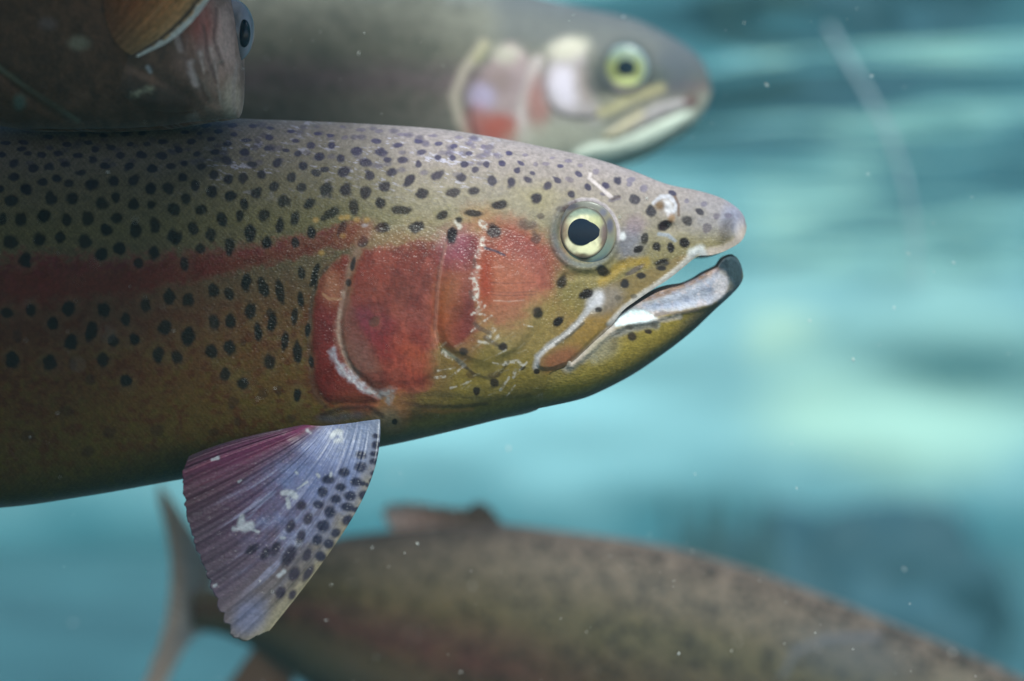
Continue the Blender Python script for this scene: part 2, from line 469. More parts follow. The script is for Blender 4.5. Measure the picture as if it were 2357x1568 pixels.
# ------------------------------------------------------------------ the near trout
HERO_LOC = (0.0, 0.0, 0.0)
body_mat = skin_material('trout_skin', gain=0.64)
pale_mat = skin_material('pale_trout_skin', gain=0.86, rough=0.5)
slick_mat = skin_material('trout_wet_skin', rough=0.38, spec=0.32, coat=0.12, bump=0.09, gain=0.68)
jaw_mat = skin_material('trout_jaw', gain=0.74, rough=0.6, spec=0.15, coat=0.0, bump=0.2)
eye_mat = skin_material('trout_eye', rough=0.2, spec=0.3, coat=0.0, bump=0.0, grain=0.05, gain=1.1, sheen=0.0)
fin_mat = skin_material('trout_fin', rough=0.4, spec=0.4, coat=0.15, bump=0.12, translucent=0.34, gain=0.54)

TOP = [(-2350, 640), (-2050, 590), (-1500, 440), (-900, 335), (-400, 295), (0, 284), (200, 278), (376, 273), (470, 272), (600, 275), (800, 283), (1000, 296), (1120, 313), (1250, 338),
       (1350, 360), (1450, 391), (1543, 426), (1607, 439), (1661, 456), (1696, 478), (1713, 499), (1718.5, 520)]
FULLBOT = [(-2350, 790), (-2050, 850), (-1500, 1010), (-900, 1140), (-400, 1185), (0, 1169), (200, 1142), (416, 1104), (650, 1066), (880, 1028), (1000, 1002), (1151, 965), (1233, 944), (1344, 917),
           (1385, 900), (1454, 864), (1522, 818), (1591, 765), (1646, 713), (1688, 674), (1706, 652), (1718.5, 600)]
THICK = [(-2350, 30), (-2050, 60), (-1500, 150), (-900, 215), (-400, 245), (0, 250), (500, 246), (800, 236), (1000, 224), (1150, 205), (1300, 172), (1450, 132), (1550, 106), (1640, 80), (1690, 58), (1710, 36), (1718.5, 12)]
MOUTH = [(1236, 943.5), (1245, 930), (1255, 890), (1266, 858), (1290, 848), (1316, 834), (1343, 809), (1371, 782), (1407, 749), (1433, 716), (1465, 692), (1500, 668), (1540, 642), (1575, 614), (1600, 594), (1613, 588),
         (1629, 588), (1655, 583), (1688, 568), (1704, 557), (1712, 547), (1717, 533), (1718.5, 524)]
body_bot_f = smooth_curve([p_ for p_ in FULLBOT if p_[0] < 1230] + MOUTH)

OPERC = z4([(470, 230), (390, 330), (345, 440), (325, 560), (295, 700), (270, 850), (280, 1000), (310, 1110), (390, 1240), (480, 1330), (600, 1375), (700, 1350), (900, 1340), (960, 1250), (990, 1100), (955, 980),
            (940, 900), (948, 750), (962, 600), (985, 450), (1015, 310), (1030, 230), (900, 180), (700, 170), (560, 190)])
PREOP = z4([(1015, 310), (985, 450), (962, 600), (950, 750), (942, 900), (965, 985), (1010, 1050), (1110, 1135), (1210, 1212), (1300, 1243), (1380, 1225), (1450, 1130), (1540, 1060), (1640, 930), (1720, 760), (1750, 560),
            (1690, 380), (1560, 240), (1400, 190), (1250, 220), (1060, 250)])
SHOULDER = z4([(330, 370), (230, 450), (140, 540), (105, 680), (88, 850), (85, 1000), (95, 1150), (110, 1300), (200, 1420), (330, 1405), (480, 1410), (560, 1400), (520, 1340), (390, 1240), (310, 1110), (280, 1000), (270, 850), (300, 700), (325, 560), (345, 440)])
MAXILLA = z2([(300, 990), (300, 900), (380, 815), (500, 735), (640, 600), (735, 480), (800, 390), (860, 325), (1000, 240), (1180, 180), (1330, 130), (1480, 60), (1590, 20), (1570, 80), (1440, 190), (1270, 300),
              (1130, 400), (1020, 500), (930, 630), (800, 750), (700, 850), (600, 940), (550, 975), (450, 1010), (370, 1018)])
EYE = (1348.0, 537.0)

def scale_cells(X, Y):
    """rows of small overlapping scales: 1 on each scale's raised rear rim"""
    x, y = X + 9 * fbm(X / 30, Y / 30), Y + 14 * fbm(X / 45 + 4, Y / 45)
    r = np.floor(y / 6.5); fx = (x / 11.0 + .5 * (r % 2)) % 1.0; fy = (y / 6.5) % 1.0 - .5
    e = np.clip(1 - fx - 1.6 * fy * fy, 0, 1)
    return np.clip(sstep(.0, .25, e) * (1 - .8 * e), 0, 1) * (.5 + fbm(X / 9 + 70, Y / 9))

def hero_relief(X, Y):
    d = np.zeros(X.shape)
    # eye socket and brow
    r = np.hypot((X - EYE[0]) / 71, (Y - EYE[1]) / 74)
    d -= 20 * (1 - sstep(0.75, 1.0, r))
    d += 4 * np.exp(-((r - 1.1) / 0.10) ** 2)
    d += 5 * np.exp(-(((X - 1437) / 42) ** 2 + ((Y - 540) / 40) ** 2))
    # shoulder edge, nostril, cheek hollow, forehead groove
    sd = poly_sd(X, Y, round_poly(SHOULDER, 1))
    d += 2.6 * sstep(-3, 18, sd) - 1.3 * np.exp(-((sd + 4) / 6) ** 2)
    for (cx, cy, rx, ry, k) in ((1534, 484, 13, 11, -8), (1536, 524, 19, 13, -10), (1512, 494, 12, 10, 3), (1372, 690, 26, 24, 3), (1180, 650, 90, 100, 3), (1690, 545, 26, 20, 4)):
        d += k * np.exp(-(((X - cx) / rx) ** 2 + ((Y - cy) / ry) ** 2))
    d -= 3 * np.exp(-(seg_dist(X, Y, z3([(560, 1080), (760, 1080), (900, 1090), (1050, 980)])) / 9) ** 2)
    d += 2.5 * np.exp(-(seg_dist(X, Y, z3([(1700, 850), (1480, 1060), (1180, 1270), (940, 1480)])) / 8) ** 2)
    d += 0.6 * scale_cells(X, Y) * (1 - sstep(640, 735, X)) * sstep(-60, 0, X)
    d += 1.6 * (fbm(X / 60, Y / 60) - 0.5) + 0.9 * (fbm(X / 11 + 3, Y / 11) - 0.5)
    return d
hero = Flank(TOP, FULLBOT, THICK, 0.0, HERO_LOC, 2.2, hero_relief, 4.0)

SPOT_A = [(1390,172,35,14),(1565,172,35,14),(1705,177,30,14),(1825,190,28,12),(1960,212,30,14),(2140,228,28,12),(2225,238,32,12),(1245,217,30,13),(1345,225,28,14),(1470,212,32,16),(1575,232,32,18),(1425,263,28,18),(1815,254,34,20),
(1100,283,40,22),(985,298,30,20),(1290,283,32,20),(1535,297,35,18),(1660,272,38,16),(1990,275,34,18),(2097,308,30,22),(2235,308,32,24),(880,298,25,16),(745,320,35,20),(955,370,40,24),(1090,376,38,24),(1205,337,32,22),(1325,361,28,22),
(1450,350,34,24),(1650,352,40,24),(1805,328,34,18),(1925,340,30,14),(2008,362,30,22),(2150,383,36,28),(870,443,34,28),(710,447,40,26),(625,405,30,22),(1025,462,32,26),(1150,445,34,26),(1240,428,28,22),(1355,448,36,30),(1530,410,42,32),
(1697,435,38,24),(1868,425,40,32),(2040,445,34,28),(2130,492,34,26),(2185,468,30,20),(1230,521,34,32),(1440,508,36,32),(1535,528,34,34),(1637,525,36,36),(1760,503,34,34),(1965,522,36,36),(765,545,42,38),(900,540,48,34,-.5),(1015,597,38,38),
(1133,593,38,46),(1313,575,32,36),(1430,620,40,42),(1553,648,40,40),(1725,625,42,44),(1848,580,36,40),(2033,588,36,40),(2197,605,40,46),(615,573,48,46),(465,563,38,32),(290,553,38,28),(380,525,35,26),(545,490,40,24),(440,435,36,24),
(330,450,35,26),(225,462,36,24),(95,430,40,26),(95,520,40,30),(175,598,42,36),(75,678,50,42),(345,660,46,46),(485,670,48,42),(690,698,46,46),(783,658,34,34),(900,700,42,46),(1020,705,38,36),(1250,668,36,38),(1170,742,46,52),
(1350,738,44,42),(1912,680,44,46),(2085,698,36,50,.3),(1643,705,30,40),(1615,785,32,44),(1495,805,38,56,-.15),(1780,775,40,54),(15,810,30,40),(135,805,48,50),(290,785,48,46),(450,810,42,46),(590,800,46,50),(790,795,42,42),
(915,875,42,58),(1045,848,38,56),(715,880,46,42),(1175,925,46,60),(1303,865,36,48),(1885,848,32,50,.2),(1983,805,32,50),(2225,765,36,72,1.0),(1685,895,38,58,.1),(1420,905,38,46),(70,958,50,48),(265,942,50,50),(410,925,38,38),
(570,952,48,52),(805,1000,38,46),(680,1040,40,46),(1037,1028,40,50),(1350,1000,34,42),(1545,985,38,56),(1795,965,36,44),(1990,960,30,42),(2095,890,34,50),(170,1085,48,48),(925,1100,36,36),(1245,1105,34,50),
(150,330,36,18),(40,290,36,16),(160,285,34,16),(280,370,34,20),(190,360,30,18),(390,360,34,20),(530,375,34,20),(450,300,32,16),(600,290,32,16),(330,250,34,14),(560,235,30,14),(700,240,32,14),(840,230,30,14),(960,225,30,14),(1120,190,32,14),(10,370,30,20),(5,600,24,34),(640,330,30,18),(810,375,34,22)]
SPOT_B = [(1405,180,28,50,-.1),(1500,215,28,60,-.15),(1598,240,24,72,-.2),(1720,130,26,42),(1795,145,20,68,.2),(1715,285,22,45),(1680,380,22,46),(965,265,36,50,-.2),(1075,287,36,46),(1218,235,32,48,-.1),(1308,250,28,44),(830,318,34,48),
(590,340,38,48),(715,395,34,42),(392,335,38,42),(175,340,38,42),(45,360,38,34),(300,418,34,38),(520,462,34,54),(405,525,40,42),(645,520,34,42),(768,510,34,44),(943,450,40,48),(1068,487,42,50),(1220,415,34,44),(1315,408,32,46),
(1428,350,32,52),(1553,415,32,62),(1470,460,28,54),(1625,515,24,50),(1697,585,28,62),(1540,640,32,50),(905,590,34,48),(1010,612,34,38),(1203,578,38,46),(1310,560,34,44),(65,625,38,44),(285,648,42,42),(590,628,36,44),(725,748,36,42),
(1283,710,32,38),(1387,762,38,44),(1695,830,26,44),(1755,460,18,40),(1775,640,18,36)]
SPOT_B_FAINT = [(1388,520,22,30),(100,490,30,34),(415,655,32,36),(1358,980,32,28),(515,735,28,34),(1500,815,28,36),(620,1040,36,36),(1590,800,26,30),(1330,870,34,34),(900,1030,40,32),(1220,1040,30,26),(380,920,50,30),(160,1060,40,30),(500,1150,40,34),(1660,960,30,30)]
SPOT_C = [(330,245,55,22),(520,280,50,24),(690,250,42,22),(865,270,45,22),(1000,290,30,20),(165,328,50,40),(370,345,55,36),(30,392,45,36),(430,405,40,24),(560,405,50,28),(725,340,48,24),(860,388,38,28),(988,390,32,26),(1130,350,32,22),
(240,435,50,38),(693,445,32,32),(1088,445,32,26),(1183,490,34,28,-.3),(1277,445,28,26),(1407,438,34,24,.3),(1470,350,34,18,.2),(1575,438,36,20,.3),(1540,500,26,24),(1668,520,28,18,.3),(1910,460,30,18,.2),(55,512,52,46),(275,542,46,46),
(465,512,48,38),(610,590,70,40,-.8),(855,540,66,44,-.25),(1065,563,50,38),(1323,585,44,48,-.4),(1490,597,40,48,-.3),(1632,580,44,32,.6),(1805,620,44,32,.7),(1885,580,40,26,.5),(2068,530,36,24,.4),(2145,640,32,26,.6),(2300,630,42,28,.5),
(72,665,50,58,.2),(238,685,50,56),(405,637,48,44),(727,698,62,44,-.2),(990,687,56,42),(1172,675,54,40),(1703,740,46,48),(2005,700,32,38,-.3),(1388,792,68,44),(143,818,46,66),(368,780,44,46),(552,838,86,44,-.05),(900,880,58,36,-.5),
(1165,865,68,32,.05),(1040,920,36,32),(380,990,75,50,-.15),(680,985,74,48,-.5),(980,1055,45,84,.3),(38,1000,40,78,.4),(218,1115,38,50,.5),(1345,1020,58,62)]
SPOT_C_FAINT = [(45,125,30,12),(200,150,40,14),(360,160,38,16),(60,215,35,18),(555,190,50,16),(815,200,38,14),(1040,215,40,16),(1135,250,20,14),(1165,300,25,12),(1250,295,22,20),(1358,357,28,16),(1610,365,30,16),(1697,445,20,20),(1785,440,30,16),(1840,390,30,14),
(1980,415,30,14),(2085,455,25,16),(1990,575,35,26,.4),(2215,510,34,28),(1740,890,34,24),(1625,965,75,44,.2),(1700,1085,48,60),(1915,830,55,32)]
SPOT_D = [(1010,268,38,32,.5),(1480,370,34,24,.4),(1155,422,42,42),(1293,522,44,50),(1608,602,46,44),(1712,530,42,24,.3),(1580,793,48,48),(1343,825,34,36),(1466,835,34,48),(1410,650,72,46,-.5),(1385,972,68,36,-.05),(1385,1015,40,20),(1208,1078,44,30,.2),(1072,1145,42,42),
(875,1032,66,44,.4),(742,1232,66,46,-.5),(527,1130,50,72,.2),(325,1392,46,54,.2),(500,1470,60,36,-.8),(1240,760,34,60,.2),(1190,850,50,30,-.5)]
SPOT_D_FAINT = [(1120,255,40,24),(1108,295,25,20),(1235,330,36,36),(1750,465,30,24),(1855,565,30,28),(1775,670,40,40),(1000,410,40,20),(880,375,25,15),(960,430,30,18),(1155,1030,80,24,-.4),(1600,440,22,20),(1960,560,30,24)]
SPOT_E = [(1140,1055,36,30),(1415,1025,34,32),(1350,1275,36,36),(1230,1335,24,34),(370,440,20,50,.2),(340,575,22,36),(660,1545,22,22)]
SPOT_E_FAINT = [(1185,1220,36,36),(1360,1220,50,26),(520,850,40,36)]
SPOT_2 = [(1105,725,36,38),(1238,685,36,24),(310,1015,28,24),(25,810,36,36),(190,990,28,18,-.5),(820,500,34,22,-.2)]
SPOT_2_FAINT = [(1290,632,30,24),(1080,645,30,20),(980,700,20,10),(1120,390,30,20),(980,400,34,24)]

rng_s = np.random.default_rng(11)
def spots(P, lst, z, color_top, color_low, k, T, B, halo=True):
    for s in lst:
        p = z(s[:2]); a = s[4] if len(s) > 4 else 0.0
        rx, ry = s[2] * z.k * .94, s[3] * z.k * .94
        f = float(np.clip(((p[1] - T(p[0])) / (B(p[0]) - T(p[0])) - 0.03) / 0.22, 0, 1))
        c = np.asarray(color_top) * (1 - f) + np.asarray(color_low) * f
        if halo: P.blob(p, rx * 1.6 + 3, ry * 1.6 + 3, (150, 140, 100) if f > .5 else (160, 152, 146), 0.16 * k, 0.35, a)
        j = rng_s.random(4)
        P.blob(p, rx * (.93 + .18 * j[0]), ry * (.93 + .18 * j[1]), c, k * (.88 + .11 * j[2]), 0.30, a + .3 * (j[3] - .5), 0.75)
        if j[3] > .8: P.blob(p + np.array([rx * (j[0] - .5) * 1.6, ry * .9 * (1 if j[1] > .5 else -1)]), rx * .5, ry * .45, c, k * .7, .5, a, .8)

def hero_paint(X, Y):
    T, B = hero.T(X), hero.B(X)
    v = (Y - T) / np.maximum(B - T, 1)
    n_s, n_m, n_l = fbm(X / 7, Y / 7), fbm(X / 26 + 11, Y / 22), fbm(X / 90 + 31, Y / 70)
    vv = v + 0.05 * (n_l - 0.5)
    bodyc = grad(vv, [(0, (166, 158, 160)), (.07, (156, 148, 142)), (.18, (136, 128, 108)), (.30, (128, 122, 84)), (.37, (124, 114, 86)), (.44, (118, 98, 72)), (.55, (128, 92, 54)), (.68, (128, 86, 42)), (.8, (126, 96, 40)), (.9, (122, 100, 44)), (1, (100, 90, 54))])
    headc = grad(vv, [(0, (178, 170, 176)), (.12, (164, 154, 150)), (.3, (154, 146, 118)), (.5, (146, 134, 86)), (.7, (150, 130, 64)), (.85, (150, 130, 58)), (.95, (136, 120, 62)), (1, (104, 98, 78))])
    g = sstep(760, 960, X + 60 * (v - .4))
    P = Paint(X, Y, bodyc * (1 - g[:, None]) + headc * g[:, None])
    # speckled scale colour, rusty mottling on the low flank
    P.c *= (0.78 + 0.44 * n_s)[:, None]
    body = 1 - g
    rust = sstep(.46, .66, .55 * fbm(X / 13 + 11, Y / 11) + .45 * n_m) * sstep(.42, .6, v) * (1 - sstep(.86, .97, v)) * body
    P.mix(0.7 * rust, (116, 56, 28))
    P.mix(0.35 * sstep(.55, .7, fbm(X / 17 + 70, Y / 13)) * sstep(.5, .7, v) * body, (126, 116, 40))
    P.mix(0.30 * sstep(.58, .75, fbm(X / 9 + 5, Y / 5 + 44)) * sstep(.12, .3, v) * (1 - sstep(.4, .5, v)), (156, 148, 88))
    P.mix(0.8 * sstep(.58, .7, fbm((X + Y * .5) / 16, (Y - X * .25) / 4.5)) * sstep(.42, .6, fbm(X / 70 + 3, Y / 30 + 60)) * (1 - sstep(.14, .26, v)) * sstep(300, 560, X) * (1 - sstep(1000, 1250, X)), (214, 214, 244))  # wet glints painted as pale bluish streaks along the upper back
    # red side stripe
    cy = np.interp(X, [-2400, 0, 300, 450, 600, 740, 830, 900], [700, 655, 640, 612, 588, 558, 532, 510])
    hw = np.interp(X, [-2400, 0, 300, 600, 760, 830], [40, 62, 44, 25, 24, 26])
    q = (Y - cy) / hw + 0.9 * (n_m - .5)
    q = q + .8 * (fbm(X / 9 + 33, Y / 6) - .5)
    st = (1 - sstep(.45, 1.5, np.abs(q))) * (1 - sstep(800, 850, X))
    P.mix((0.70 + .25 * n_s) * st * (.75 + .5 * n_l), (146, 54, 50))
    P.mix(0.5 * st * sstep(.2, -.6, q) * sstep(.4, .6, n_s), (158, 72, 90))
    P.mix(0.6 * (1 - sstep(.2, 1.4, np.abs((Y - cy - 95) / 60))) * (1 - sstep(250, 700, X)), (110, 54, 40))
    # head tones
    B_ = P.blob
    B_(z4((1340, 170)), 70, 40, (186, 172, 112), .6)
    B_(z3((300, 420)), 60, 34, (168, 158, 118), .5)
    B_(z3((120, 560)), 46, 40, (160, 152, 140), .5)
    B_((1560, 480), 150, 60, (162, 154, 150), .5)
    B_((1640, 490), 70, 45, (156, 154, 166), .6)
    B_(z3((2000, 590)), 26, 34, (150, 158, 190), .7)
    B_(z3((1940, 690)), 14, 32, (92, 84, 80), .65, .6, .3)
    B_(z3((2060, 700)), 12, 26, (206, 200, 206), .7)
    B_(z3((1120, 790)), 34, 42, (136, 138, 160), .75, .5, .3)
    B_(z3((1160, 640)), 26, 22, (150, 128, 140), .6)
    B2_ = lambda p_, rx, ry, c, k=1.0, soft=.8, ang=0, rough=.5: B_(p_, rx * 1.1, ry * 1.1, c, min(.95, k * 1.4), max(soft, .8), ang, rough)
    # the red cheek, gill cover and shoulder
    P.poly(SHOULDER, (158, 62, 58), .92, 7, 8)
    B2_(z4((225, 620)), 22, 36, (196, 132, 100), .8)
    B2_(z4((180, 900)), 24, 60, (158, 62, 72), .5)
    B2_(z4((180, 1200)), 30, 50, (146, 44, 42), .6)
    B2_(z4((420, 1420)), 46, 20, (164, 84, 62), .8, .5, .2)
    P.stroke(z4([(60, 900), (75, 1100), (95, 1330), (180, 1440)]), 14, (72, 54, 46), .55, .95, .7)
    P.stroke(z4([(190, 470), (110, 560), (78, 720), (70, 900)]), 9, (84, 72, 62), .7)
    P.poly(z4([(400, 380), (520, 310), (700, 290), (1000, 300), (985, 450), (962, 600), (948, 750), (940, 900), (960, 1000), (950, 1200), (900, 1310), (700, 1330), (600, 1300), (560, 1180), (500, 1050), (440, 930), (370, 800), (345, 600)]), (160, 60, 52), .93, 14, 16)
    B2_(z4((560, 540)), 60, 46, (164, 66, 50), .5)
    B2_(z4((860, 480)), 60, 70, (132, 54, 44), .5)
    B2_(z4((650, 720)), 70, 40, (168, 84, 72), .5)
    B2_(z4((840, 760)), 40, 70, (150, 76, 72), .5)
    B2_(z4((500, 900)), 56, 36, (158, 56, 92), .6, .6, .7)
    B2_(z4((620, 1030)), 70, 44, (150, 40, 42), .6)
    B2_(z4((720, 1230)), 60, 36, (190, 86, 70), .7)
    B2_(z4((800, 1080)), 50, 26, (184, 84, 58), .6, .6, .8)
    B2_(z4((620, 270)), 60, 18, (150, 118, 78), .6)
    P.poly(z4([(330, 720), (370, 800), (440, 930), (520, 1080), (570, 1200), (650, 1340), (560, 1370), (460, 1320), (370, 1210), (310, 1090), (288, 950), (300, 800)]), (146, 78, 68), .7, 14, 14)
    B2_(z4((440, 1120)), 26, 50, (132, 98, 92), .35, .8, -.5)
    redm = sstep(1.9, 2.6, P.c[:, 0] / np.maximum(P.c[:, 1], .004)) * sstep(800, 860, X)
    P.mix(.45 * redm * sstep(.52, .68, fbm(X / 40 + 15, Y / 46)), (120, 38, 40))
    P.mix(.40 * redm * sstep(.52, .66, fbm(X / 30 + 85, Y / 30 + 9)), (186, 96, 84))
    P.mix(.30 * redm * sstep(.5, .62, fbm(X / 5 + 12, Y / 14)), (110, 42, 38))
    # preopercle band and cheek disc
    P.poly(z4([(1015, 310), (985, 450), (962, 600), (950, 750), (942, 900), (985, 1010), (1060, 1040), (1160, 960), (1215, 850), (1205, 700), (1218, 560), (1230, 420), (1255, 270), (1180, 240), (1060, 262)]), (146, 58, 52), .95, 5, 5)
    B2_(z4((1110, 330)), 36, 42, (172, 96, 122), .65)
    B2_(z4((1110, 480)), 30, 50, (150, 64, 84), .5)
    B2_(z4((1040, 800)), 30, 60, (178, 90, 46), .75)
    B2_(z4((1060, 640)), 30, 46, (150, 88, 52), .6)
    P.stroke(z4([(1215, 300), (1200, 450), (1175, 620), (1190, 780), (1180, 900)]), 30, (112, 34, 54), .8, .9, .6)
    P.poly(z4([(1262, 290), (1330, 220), (1420, 195), (1540, 240), (1640, 340), (1720, 450), (1752, 560), (1720, 690), (1640, 790), (1540, 850), (1420, 880), (1330, 840), (1270, 740), (1245, 600), (1250, 440)]), (174, 88, 70), .93, 16, 16)
    B2_(z4((1500, 300)), 90, 40, (166, 76, 66), .7, .6, .5)
    B2_(z4((1600, 500)), 50, 60, (172, 88, 92), .5)
    B2_(z4((1420, 560)), 80, 50, (192, 114, 86), .6)
    B2_(z4((1290, 560)), 16, 70, (176, 70, 44), .7)
    B2_(z4((1520, 860)), 90, 44, (172, 122, 88), .5)
    B2_(z4((1540, 1000)), 80, 36, (152, 134, 80), .5)
    B2_(z4((1680, 820)), 34, 44, (156, 140, 78), .5)
    B2_(z4((1260, 1120)), 80, 34, (132, 114, 54), .5)
    B2_(z4((985, 1220)), 26, 60, (128, 104, 60), .6)
    B2_(z4((1140, 900)), 30, 60, (132, 46, 50), .5)
    for yy in (575, 640, 660): P.stroke(z4([(1330, yy), (1460, yy + 8), (1640, yy - 2)]), 3.2, (126, 74, 64), .5, rough=.8)
    P.stroke(z4([(1350, 700), (1450, 708), (1560, 698)]), 3, (206, 176, 160), .5, rough=.8)
    P.stroke(z4([(1340, 470), (1420, 466)]), 3, (206, 166, 150), .4)
    P.stroke(z4([(1015, 320), (985, 450), (962, 600), (952, 750), (944, 900), (960, 985)]), 8, (176, 128, 112), .45)
    P.stroke(z4([(1003, 320), (972, 450), (952, 600), (942, 750), (935, 900)]), 6, (96, 48, 46), .45)
    P.stroke(z4([(990, 1040), (1110, 1130), (1210, 1212), (1300, 1245), (1380, 1228), (1450, 1130)]), 7, (86, 76, 44), .8)
    P.stroke(z4([(1000, 1050), (1080, 1100), (1140, 1150)]), 9, (150, 150, 132), .7)
    # dark folds under the gill cover, pale rear membrane
    P.stroke(z4([(720, 1370), (900, 1350), (1050, 1360), (1300, 1390), (1600, 1360)]), 12, (92, 84, 56), .5)
    P.stroke(z4([(860, 1465), (1000, 1475), (1200, 1460)]), 10, (176, 126, 66), .6)
    P.stroke(z4([(680, 1400), (860, 1440), (1100, 1440), (1300, 1420)]), 9, (78, 66, 50), .7)
    B_(z4((760, 1460)), 60, 26, (94, 66, 54), .6)
    B_(z4((640, 1480)), 40, 40, (186, 124, 80), .7, .6, -.7)
    B_(z4((600, 1530)), 34, 26, (150, 138, 110), .7)
    P.stroke(z4([(490, 180), (400, 320), (350, 440), (330, 560), (300, 690), (270, 850), (268, 960), (295, 1060), (350, 1170), (420, 1270)]), 16, (166, 128, 112), .7, .95, .9)
    P.stroke(z4([(300, 640), (272, 800), (268, 930), (300, 1060), (352, 1165)]), 9, (206, 178, 160), .8, .8, .9, .5)
    P.stroke(z4([(225, 1060), (265, 1150), (330, 1215), (400, 1280), (450, 1325)]), 17, (204, 208, 224), .95, .8, 1.0, .35)
    P.stroke(z4([(250, 1120), (330, 1230), (430, 1320), (520, 1345)]), 7, (236, 238, 246), .8, .8, .9, .5)
    P.stroke(z4([(470, 1330), (560, 1360), (640, 1340), (620, 1390)]), 17, (164, 168, 172), .75, .9, 1.0, .5)
    P.stroke(z4([(160, 655), (200, 690), (285, 690)]), 6, (224, 172, 130), .7)
    # pectoral socket
    P.poly(z4([(120, 1510), (330, 1470), (560, 1470), (560, 1540), (300, 1560), (130, 1570)]), (104, 84, 72), .35, 10, 12)
    for q_ in ((160, 1520), (230, 1530), (310, 1510), (400, 1500)): B_(z4(q_), 15, 8, (104, 104, 124), .45, .8)
    P.stroke(z4([(150, 1500), (300, 1450), (480, 1440), (570, 1500)]), 11, (60, 40, 38), .7, .9)
    # lips, upper jaw bone, nostril, scratches
    P.stroke(z3([(880, 1130), (1000, 1020), (1120, 960), (1250, 965)]), 22, (178, 148, 58), .8)
    P.poly(MAXILLA, (142, 118, 70), .8, 5, 4)
    B_(z2((760, 650)), 70, 24, (160, 124, 50), .7, .5, -.75)
    B_(z2((880, 420)), 46, 30, (142, 134, 130), .7, .5, -.5)
    B_(z2((500, 910)), 46, 22, (158, 96, 66), .85, .6, -.45)
    P.stroke(z2([(830, 380), (740, 500), (640, 625), (510, 735), (400, 810), (310, 895), (300, 985)]), 13, (186, 186, 190), .9)
    P.stroke(z2([(700, 610), (590, 710), (470, 790)]), 6, (84, 78, 66), .8)
    B_(z2((795, 425)), 18, 24, (222, 222, 232), .95, .5, .4)
    P.stroke(z3([(1700, 850), (1620, 935), (1480, 1060), (1330, 1170), (1180, 1270), (1060, 1365), (940, 1490)]), 14, (200, 198, 196), .9)
    P.stroke(z2([(920, 640), (800, 760), (700, 860), (600, 950), (560, 985)]), 9, (176, 160, 146), .8)
    P.stroke(z3([(2100, 700), (2050, 790), (1900, 872), (1740, 885)]), 22, (214, 200, 192), .85)
    P.stroke(z3([(1650, 880), (1720, 850), (1740, 900)]), 20, (216, 222, 226), .9)
    for q_ in np.random.default_rng(4).random((110, 3)):
        bx_ = 20 + 1150 * q_[0]; P.blob((bx_, float(hero.T(np.array([bx_]))[0]) + 10 + 95 * q_[1] ** 1.3), 8 + 3 * q_[2], 4.5 + 2 * q_[2], (98, 92, 128), .55, .5, 0, .7)
    spots(P, SPOT_A, zA, (92, 86, 128), (30, 28, 32), 1.0, hero.T, hero.B)
    spots(P, SPOT_B, zB, (30, 28, 30), (30, 27, 26), 1.0, hero.T, hero.B)
    spots(P, SPOT_B_FAINT, zB, (74, 44, 32), (74, 40, 28), .6, hero.T, hero.B, False)
    spots(P, SPOT_C, zC, (88, 84, 126), (36, 26, 34), 1.0, hero.T, hero.B)
    spots(P, SPOT_C_FAINT, zC, (126, 118, 150), (84, 70, 70), .7, hero.T, hero.B, False)
    spots(P, SPOT_D, z3, (70, 68, 98), (36, 28, 32), 1.0, hero.T, hero.B)
    spots(P, SPOT_D_FAINT, z3, (120, 116, 150), (96, 86, 100), .7, hero.T, hero.B, False)
    spots(P, SPOT_E, z4, (50, 40, 44), (50, 40, 40), 1.0, hero.T, hero.B)
    spots(P, SPOT_E_FAINT, z4, (84, 66, 48), (86, 66, 46), .7, hero.T, hero.B, False)
    spots(P, SPOT_2, z2, (50, 40, 36), (50, 40, 36), 1.0, hero.T, hero.B)
    spots(P, SPOT_2_FAINT, z2, (90, 86, 80), (84, 78, 70), .7, hero.T, hero.B, False)
    # dull blue ring round the eye, brow, tear duct highlight
    r = np.hypot((X - EYE[0]) / 71, (Y - EYE[1]) / 74)
    P.mix(0.55 * np.exp(-((r - 1.0) / .12) ** 2) * sstep(-40, 50, Y - EYE[1] - .4 * (X - EYE[0])), (92, 116, 134))
    P.mix(0.45 * np.exp(-((r - 1.08) / .14) ** 2) * sstep(0, 60, EYE[0] - X), (104, 106, 112))
    P.stroke(z3([(600, 462), (700, 425), (800, 430), (900, 480), (970, 560), (1010, 660), (1018, 760)]), 9, (212, 204, 214), .9)
    P.stroke(z3([(560, 500), (640, 455)]), 14, (96, 78, 84), .7)
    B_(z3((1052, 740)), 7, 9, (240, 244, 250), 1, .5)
    P.stroke(z3([(775, 205), (765, 240), (870, 330), (955, 405)]), 8, (226, 216, 220), .95)
    P.stroke(z3([(960, 420), (1020, 400)]), 7, (78, 60, 60), .7)
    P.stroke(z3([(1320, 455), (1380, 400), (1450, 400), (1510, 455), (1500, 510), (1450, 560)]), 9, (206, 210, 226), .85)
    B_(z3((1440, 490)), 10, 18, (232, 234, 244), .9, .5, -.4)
    B_(z3((1370, 475)), 12, 10, (124, 96, 66), .9)
    P.stroke(z3([(1500, 400), (1530, 470), (1530, 560)]), 6, (106, 80, 66), .8)
    B_(z3((1470, 580)), 8, 10, (150, 112, 70), .8)
    B_(z3((1410, 650)), 16, 9, (44, 32, 38), .95, .4, -.5)
    P.stroke(z3([(1360, 720), (1440, 730), (1500, 780)]), 8, (156, 170, 190), .7)
    # white scar along the cheek and its little scratches
    W_ = (226, 222, 214)
